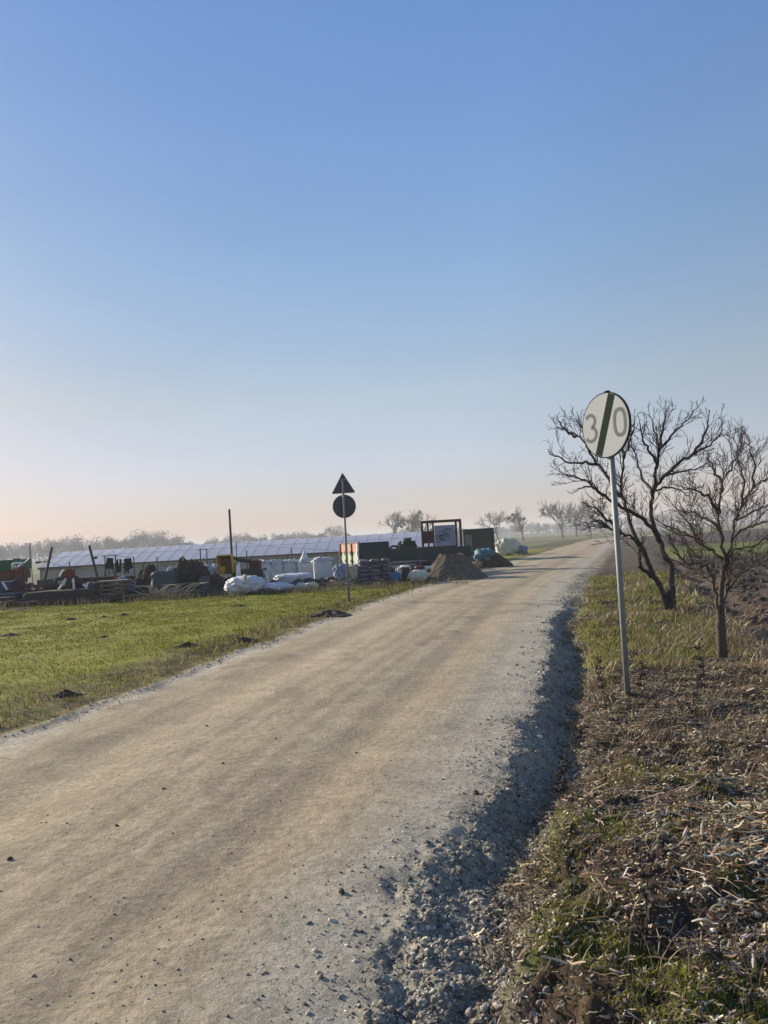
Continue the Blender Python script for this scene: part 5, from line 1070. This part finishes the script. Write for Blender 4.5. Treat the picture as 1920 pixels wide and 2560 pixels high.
# red drum machine on white legs
D = 24.6; org = np.array([at(170, 1480, D)[0], D, gz(at(170, 1480, D)[0], D)]); A = lambda u, v, dd=0: at(u, v, D + dd) - org
rm = thing('drum_machine', 'red hooded drum machine standing on two white legs', 'farm machine', org)
hp = [(152, 1444), (156, 1433), (163, 1427), (172, 1422), (181, 1423), (186, 1430), (186, 1440), (183, 1446), (170, 1446), (160, 1444)]
V = [A(u, v, -.15) for u, v in hp] + [A(u, v, .15) for u, v in hp]; n = len(hp)
MB().add(V, [tuple(range(n)), tuple(range(n, 2 * n))[::-1]] + [(k, n + k, n + (k + 1) % n, (k + 1) % n) for k in range(n)]).build('hood', M['redpaint'], rm)
MB().path([A(150, 1441, -.18), A(154, 1431, -.18), A(160, 1425, -.18)], .03, 7).build('white_edge', M['whitepaint'], rm)
MB().path([A(165, 1446, -.12), A(157, 1460, -.16), A(147, 1474, -.2)], .038, 8).build('leg', M['whitepaint'], rm); MB().path([A(183, 1446, -.12), A(184, 1460, -.14), A(185, 1476, -.16)], .038, 8).build('leg', M['whitepaint'], rm)
MB().path([A(208, 1461, -.2), A(218, 1469, -.2)], .038, 8).build('short_tube', M['whitepaint'], rm)
MB().path([A(140, 1450), A(152, 1446), A(170, 1448), A(195, 1445)], .06, 7).path([A(188, 1443), A(196, 1450)], .08, 6).path([A(170, 1448), A(172, 1490)], .05, 6).build('arm', M['darkmetal'], rm)
MB().path([A(190, 1452), A(205, 1460), A(212, 1465)], .03, 6).build('side_rod', M['rust'], rm)
# rolled dark net / trough in front
D = 24.0; x0, x1, z0, z1 = span(55, 238, 1476, 1514, D); g0 = gz(x0, D); w = x1 - x0; h = z1 - g0
tr_ = MB().blob((0, 0, h / 2), (w, .7, h), .42, .07, 91, 60, 20, 5).build('rolled_net', mat('rolled_net', (.045, .036, .03), 1, .5, 14, 1, bscale=30), smooth=True, loc=((x0 + x1) / 2, D + .2, g0)); tag(tr_, 'long dark rolled bundle with rounded right end along the grass edge', 'rolled bundle')
def scrap(name, label, cat, u0, u1, vt, D, n, seed, mats):
    rg = np.random.default_rng(seed); x0, x1, z0, z1 = span(u0, u1, vt, 1500, D); cx = (x0 + x1) / 2; g = gz(cx, D); H_ = z1 - g; w = x1 - x0
    t = thing(name, label, cat, (cx, D, g)); bs = {m: MB() for m in mats}
    for k in range(n):
        m = mats[rg.integers(0, len(mats))]; q = rg.normal(0, .28); x = np.clip(q, -.5, .5) * w if rg.random() < .4 else rg.uniform(-.5, .5) * w
        lim = H_ * (.62 + .38 * float(vnoise(np.array([x * 2.2]), np.array([seed * 3.1]), seed)[0])); z = rg.random() * lim; y = rg.uniform(-.45, .45); r = (rg.normal(0, .25), rg.normal(0, .35), rg.uniform(0, 3.1)); kind = rg.integers(0, 5)
        sz = [(rg.uniform(.3, .9), rg.uniform(.05, .12), .025), (rg.uniform(.15, .4), rg.uniform(.15, .35), rg.uniform(.12, .3)), (rg.uniform(.4, 1.1), .03, .03), (rg.uniform(.2, .5), rg.uniform(.2, .4), .02)][min(kind, 3)]
        if kind == 4:
            a = rg.uniform(0, 3.1); R_ = rg.uniform(.14, .26); ti = rg.uniform(.2, 1.3)
            bs[m].path([(x + math.cos(b) * R_ * math.cos(a), y + math.cos(b) * R_ * math.sin(a), max(.05, z) + R_ * abs(math.sin(ti)) * math.sin(b)) for b in np.linspace(0, 6.28, 17)], .05, 6, False)
        else: bs[m].box((x, y, max(z, sz[2] / 2)), sz, r)
    for m, b in bs.items():
        if b.V: b.build({'rubber': 'tyres_and_rubber', 'wood': 'boards', 'rust': 'rusty_scrap', 'tarpgrey': 'covers', 'bluepaint': 'blue_scrap', 'brush': 'rubbish', 'darkmetal': 'dark_scrap', 'bag': 'plastic_scrap', 'pallet': 'crates', 'redpaint': 'red_scrap', 'darkgreen': 'green_scrap'}[m], M[m], t)
scrap('scrap_heap', 'dark jumble of scrap behind the blue machine at the far left', 'scrap heap', -60, 70, 1448, 25.9, 90, 1, ['rubber', 'darkmetal', 'bluepaint', 'rust', 'brush'])
scrap('scrap_heap', 'dark jumble of scrap between blue machine and red drum machine', 'scrap heap', 60, 150, 1458, 25.4, 70, 2, ['darkmetal', 'rust', 'tarpgrey', 'brush', 'redpaint'])
scrap('scrap_heap', 'heap of dark boards and scrap behind the red drum machine legs', 'scrap heap', 145, 245, 1452, 25.5, 80, 3, ['wood', 'darkmetal', 'brush', 'rubber'])
scrap('scrap_heap', 'jumble of boards and covers behind the blue cart', 'scrap heap', 295, 400, 1436, 26.2, 100, 4, ['wood', 'brush', 'tarpgrey', 'rust'])
scrap('scrap_heap', 'jumble of dark rubbish under and behind the yellow bucket', 'scrap heap', 500, 610, 1446, 26.2, 90, 5, ['brush', 'darkmetal', 'rust', 'tarpgrey'])
scrap('scrap_heap', 'dark scrap and crates in the shade under the trailer', 'scrap heap', 895, 1045, 1412, 27.3, 90, 6, ['darkmetal', 'pallet', 'tarpgrey', 'darkgreen'])
scrap('scrap_heap', 'dark boards and scrap between pallets and green container', 'scrap heap', 1050, 1165, 1385, 33.0, 70, 7, ['darkmetal', 'pallet', 'darkgreen'])
scrap('scrap_heap', 'low dark rubbish along the foot of the white bulk bags', 'scrap heap', 735, 840, 1462, 25.6, 50, 8, ['brush', 'tarpgrey', 'darkmetal'])
# dead weeds along the yard edge
x, y = pick(5200, (-15, 2.5), (22.6, 24.2), lambda x, y: .15 + .85 * ss(.45, .62, fbm(x, y, .8, 3, 97)) * (1 - ss(-.5, .5, x) * .6))
n = len(x); tag(blades('dead_weeds', x, y, rng.uniform(.08, .32, n), np.full(n, .016), cvar([(.22, .18, .11), (.15, .12, .07), (.28, .24, .16), (.12, .13, .04)], n, .25), M['straw'], .5, seg=3), kind='stuff', label='dead pale weeds along the edge between yard and meadow')
# dry weeds by the big sign, each a plant
def weed(x, y, h, label, seed):
    rg = np.random.default_rng(seed); z = gz(x, y); mb_ = MB(); d = np.array([rg.normal(0, .12), rg.normal(0, .12), 1]); P = [np.zeros(3)]
    for k in range(5): d = d + np.array([*rg.normal(0, .10, 2), 0]); P.append(P[-1] + d / np.linalg.norm(d) * h / 5)
    mb_.path(P, np.linspace(.006, .003, 6), 5)
    t = thing('dry_weed', label, 'dry weed', (x, y, z), 0, 'dry standing weeds on the verge'); mb_.build('stem', M['twig'], t); lf = MB()
    for k in range(34):
        p = P[1 + k % 5] + rg.normal(0, .008, 3); e = rg.normal(0, 1, 3); e[2] = abs(e[2]) * .7; e /= np.linalg.norm(e); l = rg.uniform(.02, .07); lf.path([p, p + e * l * .6, p + e * l + np.array([0, 0, -.01])], [.004, .007, .002], 4)
    lf.build('dry_leaves', M['brush'], t)
for i, (u, v, h, lb) in enumerate([(1508, 1735, .30, 'dark dry weed just left of the sign post foot'), (1605, 1735, .24, 'dark dry weed just right of the sign post foot'), (1760, 1735, .42, 'tall reddish dry weed in front of the small bare tree'), (1440, 1850, .22, 'dry weed at the edge of the shaded road drop'), (1400, 1960, .25, 'thin dry weed beside the shaded hollow nearest the gravel'), (1620, 2480, .28, 'thin pale weed stalk in the lower right foreground')]):
    q = at(u, v, 10); k = (-.06 - CAM_H) / (q[2] - CAM_H); weed(q[0] * k, 10 * k, h, lb, 100 + i)

# ------------------------------------------------------------------ haze
hz = MB().box((300, 800, 9.0), (3600, 5600, 24.0)); ho = hz.build('haze', M['earth']); ho['kind'] = 'stuff'; ho['label'] = 'thin winter haze lying over the fields'
hm = bpy.data.materials.new('haze'); hm.use_nodes = True; t = hm.node_tree
t.nodes.remove(t.nodes['Principled BSDF']); pv_ = t.nodes.new('ShaderNodeVolumePrincipled'); pv_.inputs['Color'].default_value = (.86, .88, .93, 1); pv_.inputs['Density'].default_value = .00095; pv_.inputs['Anisotropy'].default_value = 0.0
t.links.new(pv_.outputs[0], t.nodes['Material Output'].inputs['Volume']); ho.data.materials[0] = hm
